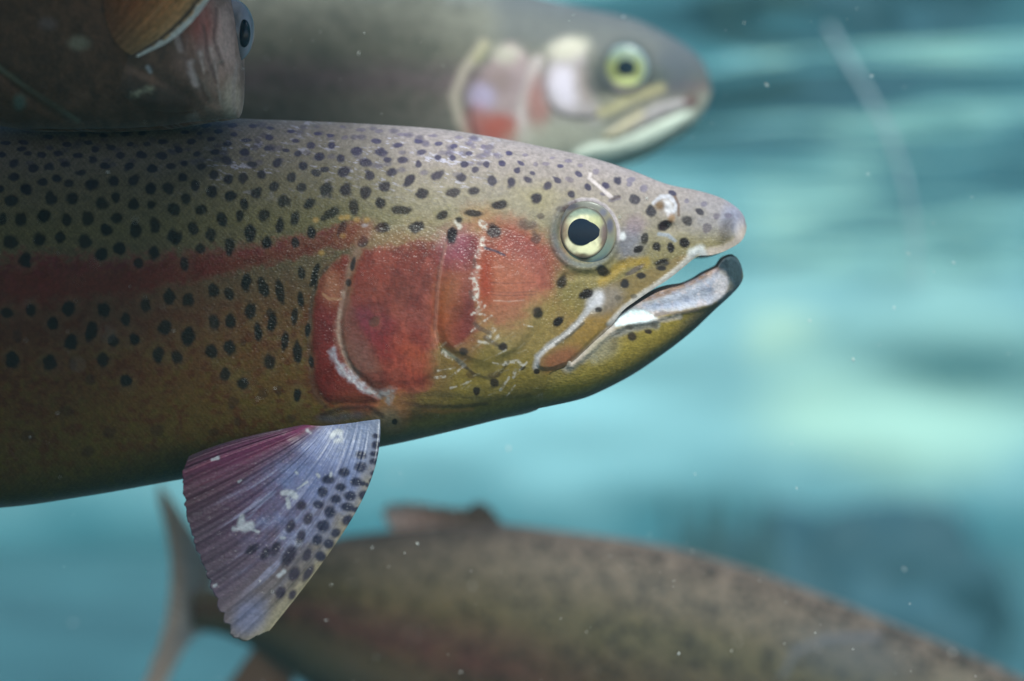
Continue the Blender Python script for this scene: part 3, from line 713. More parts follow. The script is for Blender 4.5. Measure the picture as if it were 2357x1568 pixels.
    for pts, w in (([(1266, 285), (1262, 320), (1245, 390)], 13), ([(1240, 470), (1215, 540), (1232, 600), (1225, 680)], 13), ([(1185, 545), (1245, 540)], 7), ([(1250, 715), (1245, 770)], 9), ([(1195, 800), (1260, 770), (1290, 735)], 4), ([(1190, 920), (1270, 850), (1335, 808)], 4),
                   ([(1240, 985), (1320, 1000), (1385, 945)], 5), ([(1430, 1135), (1520, 1128), (1545, 1150)], 8), ([(1500, 1190), (1490, 1235)], 6), ([(1000, 1065), (1060, 1110)], 7), ([(1085, 1205), (1150, 1150)], 5), ([(1365, 1085), (1435, 1045)], 5),
                   ([(1395, 1325), (1455, 1240)], 5), ([(1355, 905), (1318, 955)], 8), ([(1345, 1135), (1420, 1150)], 4), ([(1265, 160), (1280, 185)], 12), ([(1080, 150), (1110, 190)], 9), ([(1120, 1290), (1190, 1260)], 4), ([(1050, 1310), (1090, 1300)], 4),
                   ([(1560, 870), (1620, 885)], 4), ([(1210, 790), (1290, 800)], 5), ([(960, 1190), (1080, 1170)], 4), ([(940, 1240), (1010, 1230)], 4), ([(1530, 1190), (1580, 1130)], 4), ([(1440, 1370), (1500, 1290)], 3)):
        P.stroke(z4(pts), w, W_, .9 if w > 8 else .6, .7, 1.1, .8)
    for pts in ([(1215, 420), (1210, 470)], [(1190, 640), (1200, 680)], [(1215, 860), (1260, 900), (1330, 930)], [(1290, 960), (1370, 1010)], [(1090, 1110), (1160, 1170)]):
        P.stroke(z4(pts), 9, (84, 72, 66), .6, .6, .6)
    P.stroke(z4([(1290, 335), (1360, 355), (1425, 385)]), 6, (66, 66, 86), .85)
    for i in range(26):
        a = z4((rng_h[i, 0] * 560 + 960, rng_h[i, 1] * 420 + 950)); L_ = 10 + 14 * rng_h[i, 2]; t_ = -0.35 - 0.5 * rng_h[i, 3]
        P.stroke([a, a + L_ * np.array([math.cos(t_), math.sin(t_)])], 2.6, (178, 172, 150), .35, .7, .9, .6)
    # golden flecks above the gill opening
    for (fx, fy) in ((290, 125), (330, 120), (395, 140), (465, 140), (110, 140), (150, 370), (300, 250)):
        B_(z4((fx, fy)), 7, 6, (206, 168, 92), .8)
    B_(z4((450, 178)), 7, 4, (206, 214, 224), .9)
    B_(z4((390, 230)), 46, 26, (158, 84, 66), .5, .6, -.3)
    lum = P.c @ np.array([.3, .55, .15])
    P.c = P.c * 0.95 + 0.05 * lum[:, None]; P.c = np.maximum(P.c, .004) * np.array([1.03, .97, .94])
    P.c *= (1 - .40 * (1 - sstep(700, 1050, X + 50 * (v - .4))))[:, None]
    P.c *= (1 + .38 * (scale_cells(X, Y) - .45) * (1 - sstep(640, 735, X)) * sstep(.02, .12, P.c[:, 1]))[:, None]
    rg_ = P.c[:, 0] / np.maximum(P.c[:, 1], .004)
    P.c[:, 2] *= 1 - .12 * sstep(2.2, 4.5, rg_)
    P.c *= (1 - .15 * sstep(2.2, 4.5, rg_))[:, None]
    P.c *= (1 - .18 * sstep(2.2, 4.5, rg_) * sstep(.5, .62, fbm(X / 34 + 60, Y / 38)))[:, None]
    return P.c

rng_h = np.random.default_rng(21).random((60, 4))

hero_root = thing('rainbow_trout', 'sharp dark-spotted trout with red gill cover, red side stripe and gaping white-lipped mouth', 'fish', HERO_LOC, 'trout swimming in the pool')
xs = stations(-2350, 1718.5, -30, 1718.5, 1.9, 40)
xs = np.sort(np.concatenate([xs, np.array([1717.6, 1716.2, 1714.5])]))
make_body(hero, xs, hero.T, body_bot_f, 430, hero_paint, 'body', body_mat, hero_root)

make_patch(hero, OPERC, 4.5, 14, hero_paint, 'gill_cover', slick_mat, hero_root, 1.9, flush=(20, 160))
make_patch(hero, PREOP, 6.5, 22, hero_paint, 'cheek_plate', slick_mat, hero_root, 1.9, flush=(20, 200))
make_patch(hero, MAXILLA, 4.2, 12, hero_paint, 'upper_jaw_bone', slick_mat, hero_root, 1.7, flush=(30, 190))

# lower jaw: same flank field, its inner gum set back from the lip
JTOP = [(1100, 900), (1200, 860), (1300, 815), (1400, 735), (1465, 690), (1515, 662), (1542, 655), (1564, 652), (1597, 639), (1619, 625), (1640, 615), (1652, 608), (1658, 598), (1667, 589), (1682, 585), (1695, 592), (1704, 606), (1709, 622), (1711, 634)]
JBOT = [(1100, 972), (1151, 960), (1233, 942), (1344, 917), (1385, 900), (1454, 864), (1522, 818), (1591, 765), (1646, 713), (1688, 674), (1704, 655), (1709, 645), (1711, 638)]
LIP = z2([(560, 985), (700, 880), (830, 760), (930, 670), (1060, 610), (1300, 580), (1340, 545), (1600, 490), (1780, 450), (1880, 370), (1930, 250), (1900, 120)])
lip_sd = round_poly(np.vstack([LIP, z2([(1850, -200), (400, -200)])]), 1)
jt_f, jb_f = smooth_curve(JTOP), smooth_curve(JBOT)
def jaw_relief(X, Y):
    sd = poly_sd(X, Y, lip_sd)
    d = -9 * sstep(-3, 26, sd) + 4 * np.exp(-((sd + 4) / 7) ** 2)
    d += 2.5 * np.exp(-(seg_dist(X, Y, z2([(1150, 470), (1400, 410), (1650, 330), (1820, 260)])) / 16) ** 2)
    return d + 1.2 * (fbm(X / 14, Y / 14) - .5) - 3.0 * (1 - sstep(1240, 1330, X))
class Jaw(Flank):
    def depth(s, X, Y, relief=True):
        d = hero.depth(X, Y, False) + jaw_relief(X, Y)
        tip = np.sqrt(np.clip((1712 - X) / 34, 0.02, 1))
        top = sstep(-1, 12, Y - jt_f(X)) * 0.6 + 0.4
        return np.maximum(d * tip * top, 0.5)
jaw = Jaw(TOP, FULLBOT, THICK, 0.0, HERO_LOC)
def jaw_paint(X, Y):
    P = Paint(X, Y, hero_paint(X, Y))
    v = (Y - jt_f(X)) / np.maximum(jb_f(X) - jt_f(X), 1)
    out_ = sstep(2, -6, poly_sd(X, Y, lip_sd)) * sstep(1240, 1290, X)
    n = fbm(X / 12, Y / 9)
    skin = grad(v, [(0, (150, 130, 90)), (.6, (164, 142, 66)), (.8, (158, 134, 64)), (.93, (118, 106, 80)), (1, (90, 90, 88))]) * (0.8 + .4 * n)[:, None]
    P.mix(out_ * .85, skin)
    P.blob(z2((1700, 560)), 70, 26, (96, 92, 84), .7, .6, -.75)
    inn = sstep(-3, 5, poly_sd(X, Y, lip_sd)) * sstep(1280, 1310, X)
    P.mix(inn, (176, 168, 164))
    P.poly(z2([(1150, 440), (1300, 350), (1420, 300), (1550, 270), (1700, 180), (1830, 120), (1860, 170), (1700, 260), (1500, 350), (1300, 420)]), (146, 116, 100), .9, 5, 5)
    P.poly(z2([(1100, 480), (1200, 455), (1350, 405), (1500, 345), (1700, 255), (1830, 180), (1910, 250), (1880, 380), (1780, 440), (1600, 480), (1350, 515), (1200, 500)]), (188, 190, 206), .95, 8, 6)
    P.mix(.5 * inn * sstep(.5, .66, fbm(X / 16 + 7, Y / 9)), (160, 158, 176))
    P.mix(.35 * inn * sstep(.55, .7, fbm(X / 12 + 77, Y / 12)), (216, 190, 184))
    for (x, y) in ((1480, 450), (1420, 465), (1360, 470), (1300, 470), (1560, 420), (1760, 330)): P.blob(z2((x, y)), 9, 6, (150, 160, 186), .5)
    P.blob(z2((1850, 320)), 18, 26, (218, 206, 206), .7)
    P.poly(z2([(930, 650), (1060, 500), (1180, 490), (1290, 560), (1330, 600), (1100, 622)]), (232, 246, 250), 1, 5, 3)
    P.stroke(z2([(1300, 550), (1350, 530), (1480, 530), (1650, 500)]), 9, (128, 112, 104), .8)
    P.stroke(z2([(1290, 590), (1400, 575), (1500, 560)]), 12, (206, 190, 182), .7)
    P.stroke(z2([(960, 700), (1100, 650), (1230, 625), (1300, 625)]), 20, (150, 148, 150), .7)
    P.stroke(z2([(560, 985), (700, 885), (830, 770), (930, 690)]), 22, (186, 172, 160), .85)
    P.blob(z2((850, 830)), 38, 26, (166, 156, 132), .7, .6, -.5)
    P.stroke(z2([(960, 760), (940, 830)]), 14, (118, 104, 78), .6)
    spots(P, SPOT_2, z2, (56, 44, 40), (56, 44, 40), 1.0, hero.T, hero.B, False)
    spots(P, SPOT_2_FAINT, z2, (100, 92, 86), (96, 86, 76), .7, hero.T, hero.B, False)
    P.poly(z2([(1815, 140), (1850, 70), (1930, 20), (2020, 80), (2050, 180), (2030, 300), (1960, 370), (1930, 250), (1880, 190)]), (52, 74, 86), .95, 7, 5)
    P.stroke(z2([(1930, 250), (1940, 350), (1850, 430)]), 14, (88, 104, 118), .6)
    return P.c
xj = np.concatenate([np.arange(1100, 1700, 1.9), np.linspace(1700, 1711, 26)])
make_body(jaw, xj, jt_f, jb_f, 150, jaw_paint, 'lower_jaw', jaw_mat, hero_root, 40)

# eye
eb = float(hero.depth(np.array([EYE[0]]), np.array([EYE[1]]), False)[0])
DOME = (80, 83, 22)
def eyeball_paint(x, y):
    P = Paint(x, y, np.tile(lin((122, 114, 96)), (len(x), 1)))
    r = np.hypot(x / 71, y / 74); a = np.arctan2(y, x)
    P.mix(.6 * sstep(.84, .97, r), (128, 118, 100))
    P.mix(0.8 * sstep(.55, .7, r) * (1 - sstep(.9, 1, r)) * sstep(-.2, .5, y / 79), (112, 130, 122))
    P.mix(0.75 * sstep(.80, .98, r) * sstep(-20, 40, y - x), (60, 80, 104))
    P.mix(0.6 * sstep(-.5, -.8, y / 79), (104, 108, 108)); P.mix(.7 * sstep(-.3, -.8, x / 76), (78, 82, 92))
    for (px, py, rx, ry, c) in ((-32, -62, 16, 9, (70, 66, 78)), (40, -48, 9, 9, (96, 96, 112)), (56, -18, 8, 16, (76, 76, 96)), (-58, 4, 10, 26, (120, 96, 84)), (-4, 58, 14, 8, (60, 44, 34))):
        P.blob((px, py), rx, ry, c, .85)
    return P.c
eye = make_dome(hero, EYE, 71, 74, eb - 14, 22, eyeball_paint, 'eye', eye_mat, hero_root, dome=DOME)
def iris_paint(x, y):
    r = np.hypot(x / 54, y / 60); a = np.arctan2(y, x)
    n = fbm(np.cos(a) * 5 + r * 3 + 8, np.sin(a) * 5 + 8)
    P = Paint(x, y, np.tile(lin((212, 206, 170)), (len(x), 1)) * (0.7 + .6 * n)[:, None])
    P.mix(0.85 * sstep(.74, .86, r) * sstep(.3, .6, n + .2 * np.cos(a)), (132, 108, 84))
    P.mix(0.8 * sstep(.2, .8, -y / 60) * sstep(.6, .75, r), (112, 134, 126))
    P.blob((-50, 0), 16, 34, (116, 88, 74), .8)
    P.blob((46, 2), 14, 26, (96, 78, 82), .85)
    P.blob((26, -26), 18, 14, (170, 170, 120), .6)
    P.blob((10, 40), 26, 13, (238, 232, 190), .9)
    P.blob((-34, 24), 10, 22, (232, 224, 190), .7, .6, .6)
    P.blob((-2, 54), 12, 6, (70, 52, 40), .8)
    P.mix(0.9 * sstep(.86, .97, r), (84, 74, 68))
    return P.c
IC = (EYE[0] - 3, EYE[1] - 2)
make_dome(hero, IC, 54, 60, eb - 14, 22, iris_paint, 'iris', eye_mat, eye, lift=1.6, dome=DOME, r0=0.3)
def drop(ph):
    a = np.abs(np.arctan2(np.sin(ph), np.cos(ph)))
    return 1 + 0.50 * np.clip(1 - a / 0.85, 0, 1) ** 1.1
make_dome(hero, (EYE[0] - 10, EYE[1] - 3), 31, 31.5, eb - 14, 22, lambda x, y: Paint(x, y, np.tile(lin((10, 26, 44)), (len(x), 1))).c, 'pupil', eye_mat, eye, outline=drop, lift=2.6, dome=DOME)

# pectoral fin
FRAYS = [(0.00, (716, 974), (640, 990), (520, 1010), (432, 1052)),
         (0.14, (732, 972), (650, 1010), (520, 1050), (417, 1098)),
         (0.32, (750, 970), (680, 1040), (550, 1110), (424, 1170)),
         (0.48, (770, 966), (710, 1070), (580, 1180), (444, 1250)),
         (0.62, (794, 962), (745, 1100), (620, 1240), (470, 1320)),
         (0.75, (818, 958), (790, 1110), (680, 1280), (500, 1400)),
         (0.86, (842, 954), (830, 1110), (740, 1290), (530, 1462)),
         (0.93, (860, 952), (860, 1105), (785, 1260), (562, 1478)),
         (1.00, (874, 950), (886, 1090), (834, 1190), (612, 1462))]
FSPOT = [(1350,215,22,16),(1350,270,28,24),(1340,322,28,16),(1340,368,28,20),(1262,330,36,26),(1258,402,40,32),(1340,438,26,18),(1330,485,22,20),(1160,432,34,28),(1065,475,40,28),(1228,490,36,28),(1270,500,22,14),(1297,508,10,14),(1195,575,38,30),
(1280,570,34,28),(1140,522,34,24),(1030,550,32,32),(1110,592,36,26),(1075,670,36,36),(1180,640,44,26,.1),(1235,655,28,16,-.2),(1005,625,34,26),(905,630,40,36),(945,710,34,50,.5),(1035,755,40,36),(1180,720,36,30,-.6),(1110,795,32,26,-.5),
(840,755,34,56,.4),(1000,835,30,34,.4),(1070,860,32,32),(900,820,34,58,.4),(750,890,34,66,.5),(610,890,60,32,-.6),(940,925,32,56,.5),(1020,935,34,32),(830,930,50,88,.5),(860,1040,40,60,.5),(945,1035,28,78,.6),(780,1150,36,54,.5),(850,1165,28,44,.5),(690,920,34,60,.5)]
def fin_paint(X, Y, S, T):
    n = fbm(S * 46, T * 5); n2 = fbm(X / 30, Y / 30)
    base = grad(S, [(0, (104, 64, 92)), (.12, (146, 60, 108)), (.3, (116, 70, 98)), (.5, (118, 86, 120)), (.7, (126, 104, 128)), (.84, (146, 134, 134)), (.93, (176, 162, 138)), (1, (186, 174, 146))])
    P = Paint(X, Y, base * (0.80 + .40 * n)[:, None])
    P.mix(0.9 * (1 - sstep(.25, .85, T + .5 * (n2 - .5) + .35 * np.abs(S - .62))) * sstep(.2, .45, S) * (1 - .35 * sstep(.85, .97, S)), (148, 162, 214))
    P.mix(0.75 * (1 - sstep(.0, .35, T)) * sstep(.4, .8, S), (142, 158, 192))
    P.mix(0.6 * sstep(.55, .7, n) * sstep(.3, .45, S) * (1 - sstep(.75, .9, S)) * (1 - sstep(.75, .95, T)), (186, 190, 226))
    P.mix(0.3 * sstep(.5, .8, fbm(S * 24 + 7, T * 3)) * sstep(.45, .7, T), (70, 58, 92))
    P.mix(0.5 * sstep(.6, .8, fbm(S * 34 + 3, T * 2.5 + 5)) * (1 - sstep(.2, .4, S)), (164, 58, 96))
    P.mix(0.35 * sstep(.62, 1, T) * (1 - sstep(.6, .8, S)), (92, 80, 70))
    P.blob((575, 1420), 34, 46, (150, 158, 206), .6, .6, .6)
    for s in FSPOT:
        p = z5(s[:2]); kf = .98 if s[0] > 980 else .76; P.blob(p, s[2] * z5.k * kf, s[3] * z5.k * kf, (34, 34, 72) if s[0] > 980 else (58, 46, 72), .92, .35, s[4] if len(s) > 4 else 0)
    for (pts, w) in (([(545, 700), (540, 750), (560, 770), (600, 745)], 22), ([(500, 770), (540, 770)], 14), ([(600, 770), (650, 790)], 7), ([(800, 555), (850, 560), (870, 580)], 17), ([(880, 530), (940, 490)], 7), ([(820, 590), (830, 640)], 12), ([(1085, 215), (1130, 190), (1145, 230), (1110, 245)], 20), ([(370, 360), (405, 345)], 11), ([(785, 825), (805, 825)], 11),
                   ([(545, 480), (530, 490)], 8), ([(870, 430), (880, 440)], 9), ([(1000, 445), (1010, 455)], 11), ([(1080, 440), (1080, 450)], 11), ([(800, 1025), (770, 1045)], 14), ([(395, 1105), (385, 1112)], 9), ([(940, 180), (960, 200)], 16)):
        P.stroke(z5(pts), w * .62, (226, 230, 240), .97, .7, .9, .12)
    return P.c
fin_base = float(hero.depth(np.array([800.0]), np.array([975.0]), False)[0])
fr_s = np.array([r_[0] for r_ in FRAYS]); fr_p = np.array([r_[1] for r_ in FRAYS], float)
fr_d = hero.depth(fr_p[:, 0], fr_p[:, 1], False)
make_fin(FRAYS, lambda S, T: np.interp(S, fr_s, fr_d) - 12 + 34 * sstep(0, .3, T) + 66 * T - 16 * (S - .5) * T, 0.0, HERO_LOC, fin_paint, 'pectoral_fin', fin_mat, hero_root, 260, 170, 13, 0.9, 2.6, 0.013)
# tail, far outside the frame
def dull_fin(X, Y, S, T): return np.tile(lin((120, 108, 88)), (len(X), 1)) * (.7 + .6 * fbm(S * 40, T * 4))[:, None]
def fan(base_a, base_b, tips):
    out = []
    for i, e in enumerate(tips):
        s = i / (len(tips) - 1); a = np.asarray(base_a, float) * (1 - s) + np.asarray(base_b, float) * s; e = np.asarray(e, float)
        out.append((s, a, a + (e - a) / 3, a + (e - a) * 2 / 3, e))
    return out
make_fin(fan((-2300, 650), (-2300, 780), [(-2800, 380), (-2700, 560), (-2650, 715), (-2700, 880), (-2800, 1050)]), lambda S, T: 0 * S, 0.0, HERO_LOC, dull_fin, 'tail_fin', fin_mat, hero_root, 80, 60, 12)
make_fin(fan((-700, 320), (-250, 300), [(-820, 60), (-600, 40), (-420, 40), (-300, 90)]), lambda S, T: 0 * S, 0.0, HERO_LOC, dull_fin, 'dorsal_fin', fin_mat, hero_root, 80, 60, 12)

thin_mat = skin_material('thin_fin', rough=0.5, spec=0.2, coat=0.0, bump=0.08, translucent=0.55, gain=1.3)

# ------------------------------------------------------------------ the trout behind, upper right
F2Y = 0.18
F2_LOC = (0.02, F2Y, 0.09)
T2 = [(-1500, 90), (-1200, 40), (-400, -110), (200, -130), (700, -80), (1000, -58), (1150, -28), (1271, 0), (1336, 17), (1457, 44), (1526, 75), (1573, 102), (1605, 128), (1624, 153), (1633, 178), (1637, 202)]
B2 = [(-1500, 190), (-1200, 240), (-600, 380), (0, 455), (600, 470), (1000, 450), (1200, 425), (1300, 406), (1400, 388), (1457, 372), (1503, 353), (1550, 325), (1596, 288), (1619, 260), (1632, 232), (1637, 212)]
W2 = [(-1500, 20), (-1200, 50), (-400, 140), (300, 165), (900, 160), (1150, 148), (1350, 128), (1480, 104), (1570, 76), (1615, 48), (1632, 26), (1637, 8)]
EY2 = tuple(zF((1862, 338)))
GILL2 = zF([(1240, 240), (1150, 380), (1090, 500), (1085, 620), (1120, 720), (1220, 800), (1330, 780), (1345, 660), (1345, 540), (1390, 400), (1400, 300), (1330, 225)])
CHEEK2 = zF([(1500, 230), (1470, 330), (1450, 440), (1480, 540), (1560, 590), (1680, 600), (1760, 570), (1720, 470), (1690, 330), (1640, 210), (1570, 200)])
JAW2 = zF([(2205, 540), (2120, 560), (2000, 610), (1900, 665), (1780, 700), (1650, 720), (1560, 800), (1700, 830), (1850, 790), (2000, 730), (2100, 670), (2180, 600)])
MAX2 = zF([(2200, 490), (2060, 500), (1960, 550), (1860, 600), (1770, 650), (1750, 690), (1820, 700), (1930, 650), (2060, 590), (2190, 540)])
def f2_relief(X, Y):
    r = np.hypot((X - EY2[0]) / 50, (Y - EY2[1]) / 50)
    return -12 * (1 - sstep(.75, 1, r)) + 3 * np.exp(-((r - 1.1) / .14) ** 2) + 2 * (fbm(X / 50, Y / 50) - .5)
f2 = Flank(T2, B2, W2, F2Y, F2_LOC, 2.1, f2_relief, 4.0)
def f2_paint(X, Y):
    v = (Y - f2.T(X)) / np.maximum(f2.B(X) - f2.T(X), 1)
    nl = fbm(X / 70, Y / 60)
    P = Paint(X, Y, grad(v + .06 * (nl - .5), [(0, (120, 126, 132)), (.15, (122, 122, 112)), (.36, (116, 114, 104)), (.48, (124, 108, 112)), (.56, (120, 112, 106)), (.75, (112, 110, 104)), (1, (120, 124, 116))]))
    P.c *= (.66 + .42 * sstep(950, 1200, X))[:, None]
    P.c *= (.72 + .56 * fbm(X / 16 + 9, Y / 14))[:, None]
    P.mix(.45 * sstep(.5, .7, fbm(X / 24 + 40, Y / 22)) * (1 - sstep(1000, 1150, X)), (72, 74, 70))
    g = sstep(1100, 1180, X)
    P.mix(.75 * g * (1 - sstep(.2, .36, v)), (92, 96, 100))
    P.mix(.6 * g * sstep(.45, .8, v), (176, 178, 166))
    P.mix(.5 * sstep(1480, 1560, X) * (1 - sstep(.3, .5, v)), (88, 94, 102))
    B_ = P.blob
    P.stroke(zF([(1160, 220), (1060, 350), (1015, 480), (1040, 600), (1100, 690)]), 20, (190, 178, 164), .8, .9)
    P.stroke(zF([(1165, 225), (1120, 290)]), 20, (164, 160, 122), .6, .9)
    P.poly(GILL2, (176, 154, 158), .85, 18, 16)
    B_(zF((1230, 400)), 30, 30, (150, 130, 128), .7)
    B_(zF((1150, 480)), 30, 30, (186, 176, 212), .7)
    B_(zF((1230, 640)), 50, 34, (172, 78, 62), .85)
    B_(zF((1130, 610)), 30, 40, (160, 92, 84), .6)
    B_(zF((1270, 270)), 30, 22, (190, 186, 170), .7)
    P.stroke(zF([(1430, 300), (1380, 420), (1350, 560), (1370, 690)]), 26, (206, 192, 192), .8)
    B_(zF((1430, 520)), 26, 60, (176, 124, 120), .8)
    P.poly(CHEEK2, (184, 172, 176), .8, 18, 16)
    B_(zF((1560, 430)), 34, 46, (234, 224, 240), .95, .6, -.3)
    B_(zF((1580, 240)), 46, 24, (210, 204, 186), .8, .6, -.2)
    B_(zF((1660, 420)), 26, 40, (158, 142, 132), .6)
    B_(zF((1500, 690)), 90, 36, (176, 174, 160), .7)
    B_(zF((1740, 430)), 28, 60, (66, 76, 76), .8, .6, -.5)
    B_(zF((2100, 360)), 50, 50, (82, 90, 100), .8)
    B_(zF((2010, 400)), 30, 30, (74, 84, 80), .7)
    B_(zF((1850, 500)), 60, 18, (160, 156, 138), .7)
    P.stroke(zF([(2040, 435), (1900, 480), (1800, 540), (1740, 560)]), 20, (196, 186, 140), .75, .9)
    P.poly(MAX2, (168, 160, 164), .85, 6, 5)
    P.stroke(zF([(1930, 570), (1850, 630), (1780, 680)]), 22, (198, 186, 150), .75, .9)
    P.stroke(zF([(2210, 515), (2060, 580), (1940, 640), (1800, 705)]), 12, (96, 84, 84), .9)
    P.stroke(zF([(1980, 490), (1880, 550), (1760, 610)]), 9, (74, 70, 62), .7)
    B_(zF((2190, 500)), 16, 14, (104, 74, 74), .8)
    P.poly(JAW2, (226, 236, 222), .95, 14, 8)
    r2_ = np.hypot((X - EY2[0]) / 50, (Y - EY2[1]) / 52); P.mix(.75 * np.exp(-((r2_ - 1.12) / .16) ** 2), (62, 72, 78))
    return P.c
f2_root = thing('rainbow_trout', 'blurred grey trout with yellow-ringed eye, closed mouth and white chin', 'fish', F2_LOC, 'trout swimming in the pool')
xs2 = np.sort(np.concatenate([stations(-1500, 1637, 500, 1637, 4.0, 40), [1636, 1634]]))
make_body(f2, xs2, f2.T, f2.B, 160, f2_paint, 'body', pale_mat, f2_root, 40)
make_patch(f2, GILL2, 6, 14, f2_paint, 'gill_cover', pale_mat, f2_root, 4)
make_patch(f2, CHEEK2, 5, 14, f2_paint, 'cheek_plate', pale_mat, f2_root, 4)
make_patch(f2, JAW2, 5, 14, f2_paint, 'lower_jaw', pale_mat, f2_root, 4)
make_patch(f2, MAX2, 5, 9, f2_paint, 'upper_jaw_bone', pale_mat, f2_root, 3)
e2b = float(f2.depth(np.array([EY2[0]]), np.array([EY2[1]]), False)[0])
def eye2_paint(x, y):
    P = Paint(x, y, np.tile(lin((128, 146, 150)), (len(x), 1)))
    P.mix(.6 * sstep(0, 30, y), (150, 166, 150)); return P.c
def iris2_paint(x, y):
    P = Paint(x, y, np.tile(lin((140, 148, 98)), (len(x), 1)))
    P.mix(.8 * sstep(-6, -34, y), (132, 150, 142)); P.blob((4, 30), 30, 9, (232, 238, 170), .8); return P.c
ey2 = make_dome(f2, EY2, 52, 54, e2b - 9, 15, eye2_paint, 'eye', eye_mat, f2_root, n=16, m=48, dome=(54, 56, 15))
make_dome(f2, EY2, 45, 48, e2b - 9, 15, iris2_paint, 'iris', eye_mat, ey2, n=16, m=48, dome=(54, 56, 15), lift=.9, r0=.3)
make_dome(f2, (EY2[0] + 2, EY2[1] - 1), 25, 22, e2b - 9, 15, lambda x, y: np.tile(lin((14, 34, 48)), (len(x), 1)), 'pupil', eye_mat, ey2, n=12, m=48, dome=(54, 56, 15), lift=1.8)
make_fin(fan((-1450, 100), (-1450, 180), [(-1800, -90), (-1720, 40), (-1690, 140), (-1720, 250), (-1800, 380)]), lambda S, T: 0 * S, F2Y, F2_LOC, dull_fin, 'tail_fin', fin_mat, f2_root, 60, 40, 12)

# ------------------------------------------------------------------ the trout below, heading down to the right
F3Y = 0.27
F3_LOC = (0.0, F3Y, -0.16)
T3 = [(440, 1362), (500, 1352), (560, 1330), (660, 1275), (780, 1236), (900, 1221), (1020, 1210), (1140, 1207), (1300, 1224), (1500, 1252), (1700, 1302), (1900, 1372), (2100, 1452), (2357, 1562), (2500, 1650), (2580, 1720), (2610, 1765)]
B3 = [(440, 1448), (500, 1458), (560, 1480), (660, 1545), (780, 1640), (900, 1740), (1100, 1850), (1400, 1950), (1700, 2010), (2000, 2030), (2300, 1990), (2500, 1900), (2580, 1830), (2610, 1780)]
W3 = [(440, 18), (500, 24), (660, 70), (900, 130), (1200, 185), (1600, 215), (2000, 205), (2300, 160), (2500, 95), (2580, 50), (2610, 10)]
f3 = Flank(T3, B3, W3, F3Y, F3_LOC, 2.1, lambda X, Y: 2.5 * (fbm(X / 50, Y / 50) - .5))
sp3 = np.random.default_rng(5)
def f3_paint(X, Y):
    v = (Y - f3.T(X)) / np.maximum(f3.B(X) - f3.T(X), 1)
    nl = fbm(X / 80, Y / 60)
    P = Paint(X, Y, grad(v + .02 * (nl - .5), [(0, (122, 106, 98)), (.08, (114, 100, 88)), (.2, (104, 92, 76)), (.32, (98, 84, 62)), (.42, (98, 72, 62)), (.5, (98, 62, 58)), (.58, (94, 76, 60)), (.8, (96, 90, 76)), (1, (112, 108, 98))]))
    g = sstep(1000, 1500, X)
    P.mix(.5 * g * sstep(.18, .3, v), (88, 86, 64))
    P.c *= (.84 + .32 * fbm(X / 15, Y / 13))[:, None]
    P.mix(.2 * sstep(.5, .7, fbm(X / 26 + 4, Y / 14)) * sstep(.12, .3, v), (104, 96, 56))
    for i in range(1900):
        a, b = sp3.random(2)
        x = 620 + 1900 * a; t, bb = float(f3.T(np.array([x]))[0]), float(f3.B(np.array([x]))[0])
        y = t + (bb - t) * (0.02 + .6 * b ** 1.2)
        r = 4.2 + 3 * sp3.random()
        P.blob((x, y), r * 1.15, r * 1.1, (30, 29, 28), .45 + .4 * sstep(900, 1500, x), .45)
    P.blob((1960, 1515), 130, 60, (72, 82, 90), .5, .8, .2)
    P.c *= .92
    P.stroke([(1800, 1560), (1830, 1500), (1900, 1470), (2020, 1465)], 12, (98, 108, 128), .4, .9)
    P.blob((2200, 1580), 60, 40, (112, 104, 92), .5)
    return P.c
f3_root = thing('rainbow_trout', 'large blurred olive trout, back hump and dorsal fin showing, below the sharp spotted one', 'fish', F3_LOC, 'trout swimming in the pool')
make_body(f3, stations(440, 2610, 440, 2400, 5.0, 10), f3.T, f3.B, 240, f3_paint, 'body', body_mat, f3_root, 40)
def dor_paint(X, Y, S, T):
    P = Paint(X, Y, grad(S, [(0, (226, 204, 196)), (.5, (196, 164, 150)), (.8, (136, 116, 104)), (1, (84, 76, 72))]) * (.65 + .7 * fbm(S * 30, T * 5))[:, None])
    P.mix(.6 * sstep(.7, .98, T + .3 * (fbm(S * 20, T * 4) - .5)), (92, 78, 78)); return P.c
make_fin([(0, (905, 1224), (890, 1210), (885, 1185), (872, 1172)), (.2, (930, 1222), (915, 1195), (912, 1170), (902, 1146)), (.5, (1000, 1218), (985, 1190), (975, 1170), (965, 1152)), (.8, (1085, 1212), (1078, 1190), (1070, 1175), (1060, 1163)), (.9, (1120, 1211), (1115, 1190), (1112, 1170), (1106, 1153)), (1, (1165, 1212), (1150, 1198), (1138, 1180), (1126, 1160))],
         lambda S, T: 6 * (1 - T) + 4 * np.sin(S * 9), F3Y, F3_LOC, dor_paint, 'dorsal_fin', thin_mat, f3_root, 140, 60, 11, 2.0, 5, .22)
def tail_paint(X, Y, S, T):
    P = Paint(X, Y, grad(T, [(0, (130, 122, 116)), (.35, (150, 150, 152)), (.7, (186, 168, 158)), (1, (204, 180, 164))]) * (.7 + .6 * fbm(S * 40, T * 4))[:, None])
    return P.c
make_fin([(0, (500, 1335), (470, 1270), (430, 1190), (360, 1104)), (.12, (486, 1352), (440, 1290), (405, 1220), (362, 1140)), (.3, (474, 1375), (440, 1335), (412, 1290), (382, 1230)), (.5, (464, 1400), (435, 1380), (415, 1350), (392, 1310)), (.7, (464, 1420), (436, 1425), (412, 1430), (380, 1430)), (.88, (470, 1440), (430, 1455), (390, 1500), (326, 1590)), (1, (482, 1456), (446, 1444), (416, 1505), (362, 1610))],
         lambda S, T: 2 + 8 * T, F3Y, F3_LOC, tail_paint, 'tail_fin', thin_mat, f3_root, 140, 60, 16, 1.6, 5, .03)
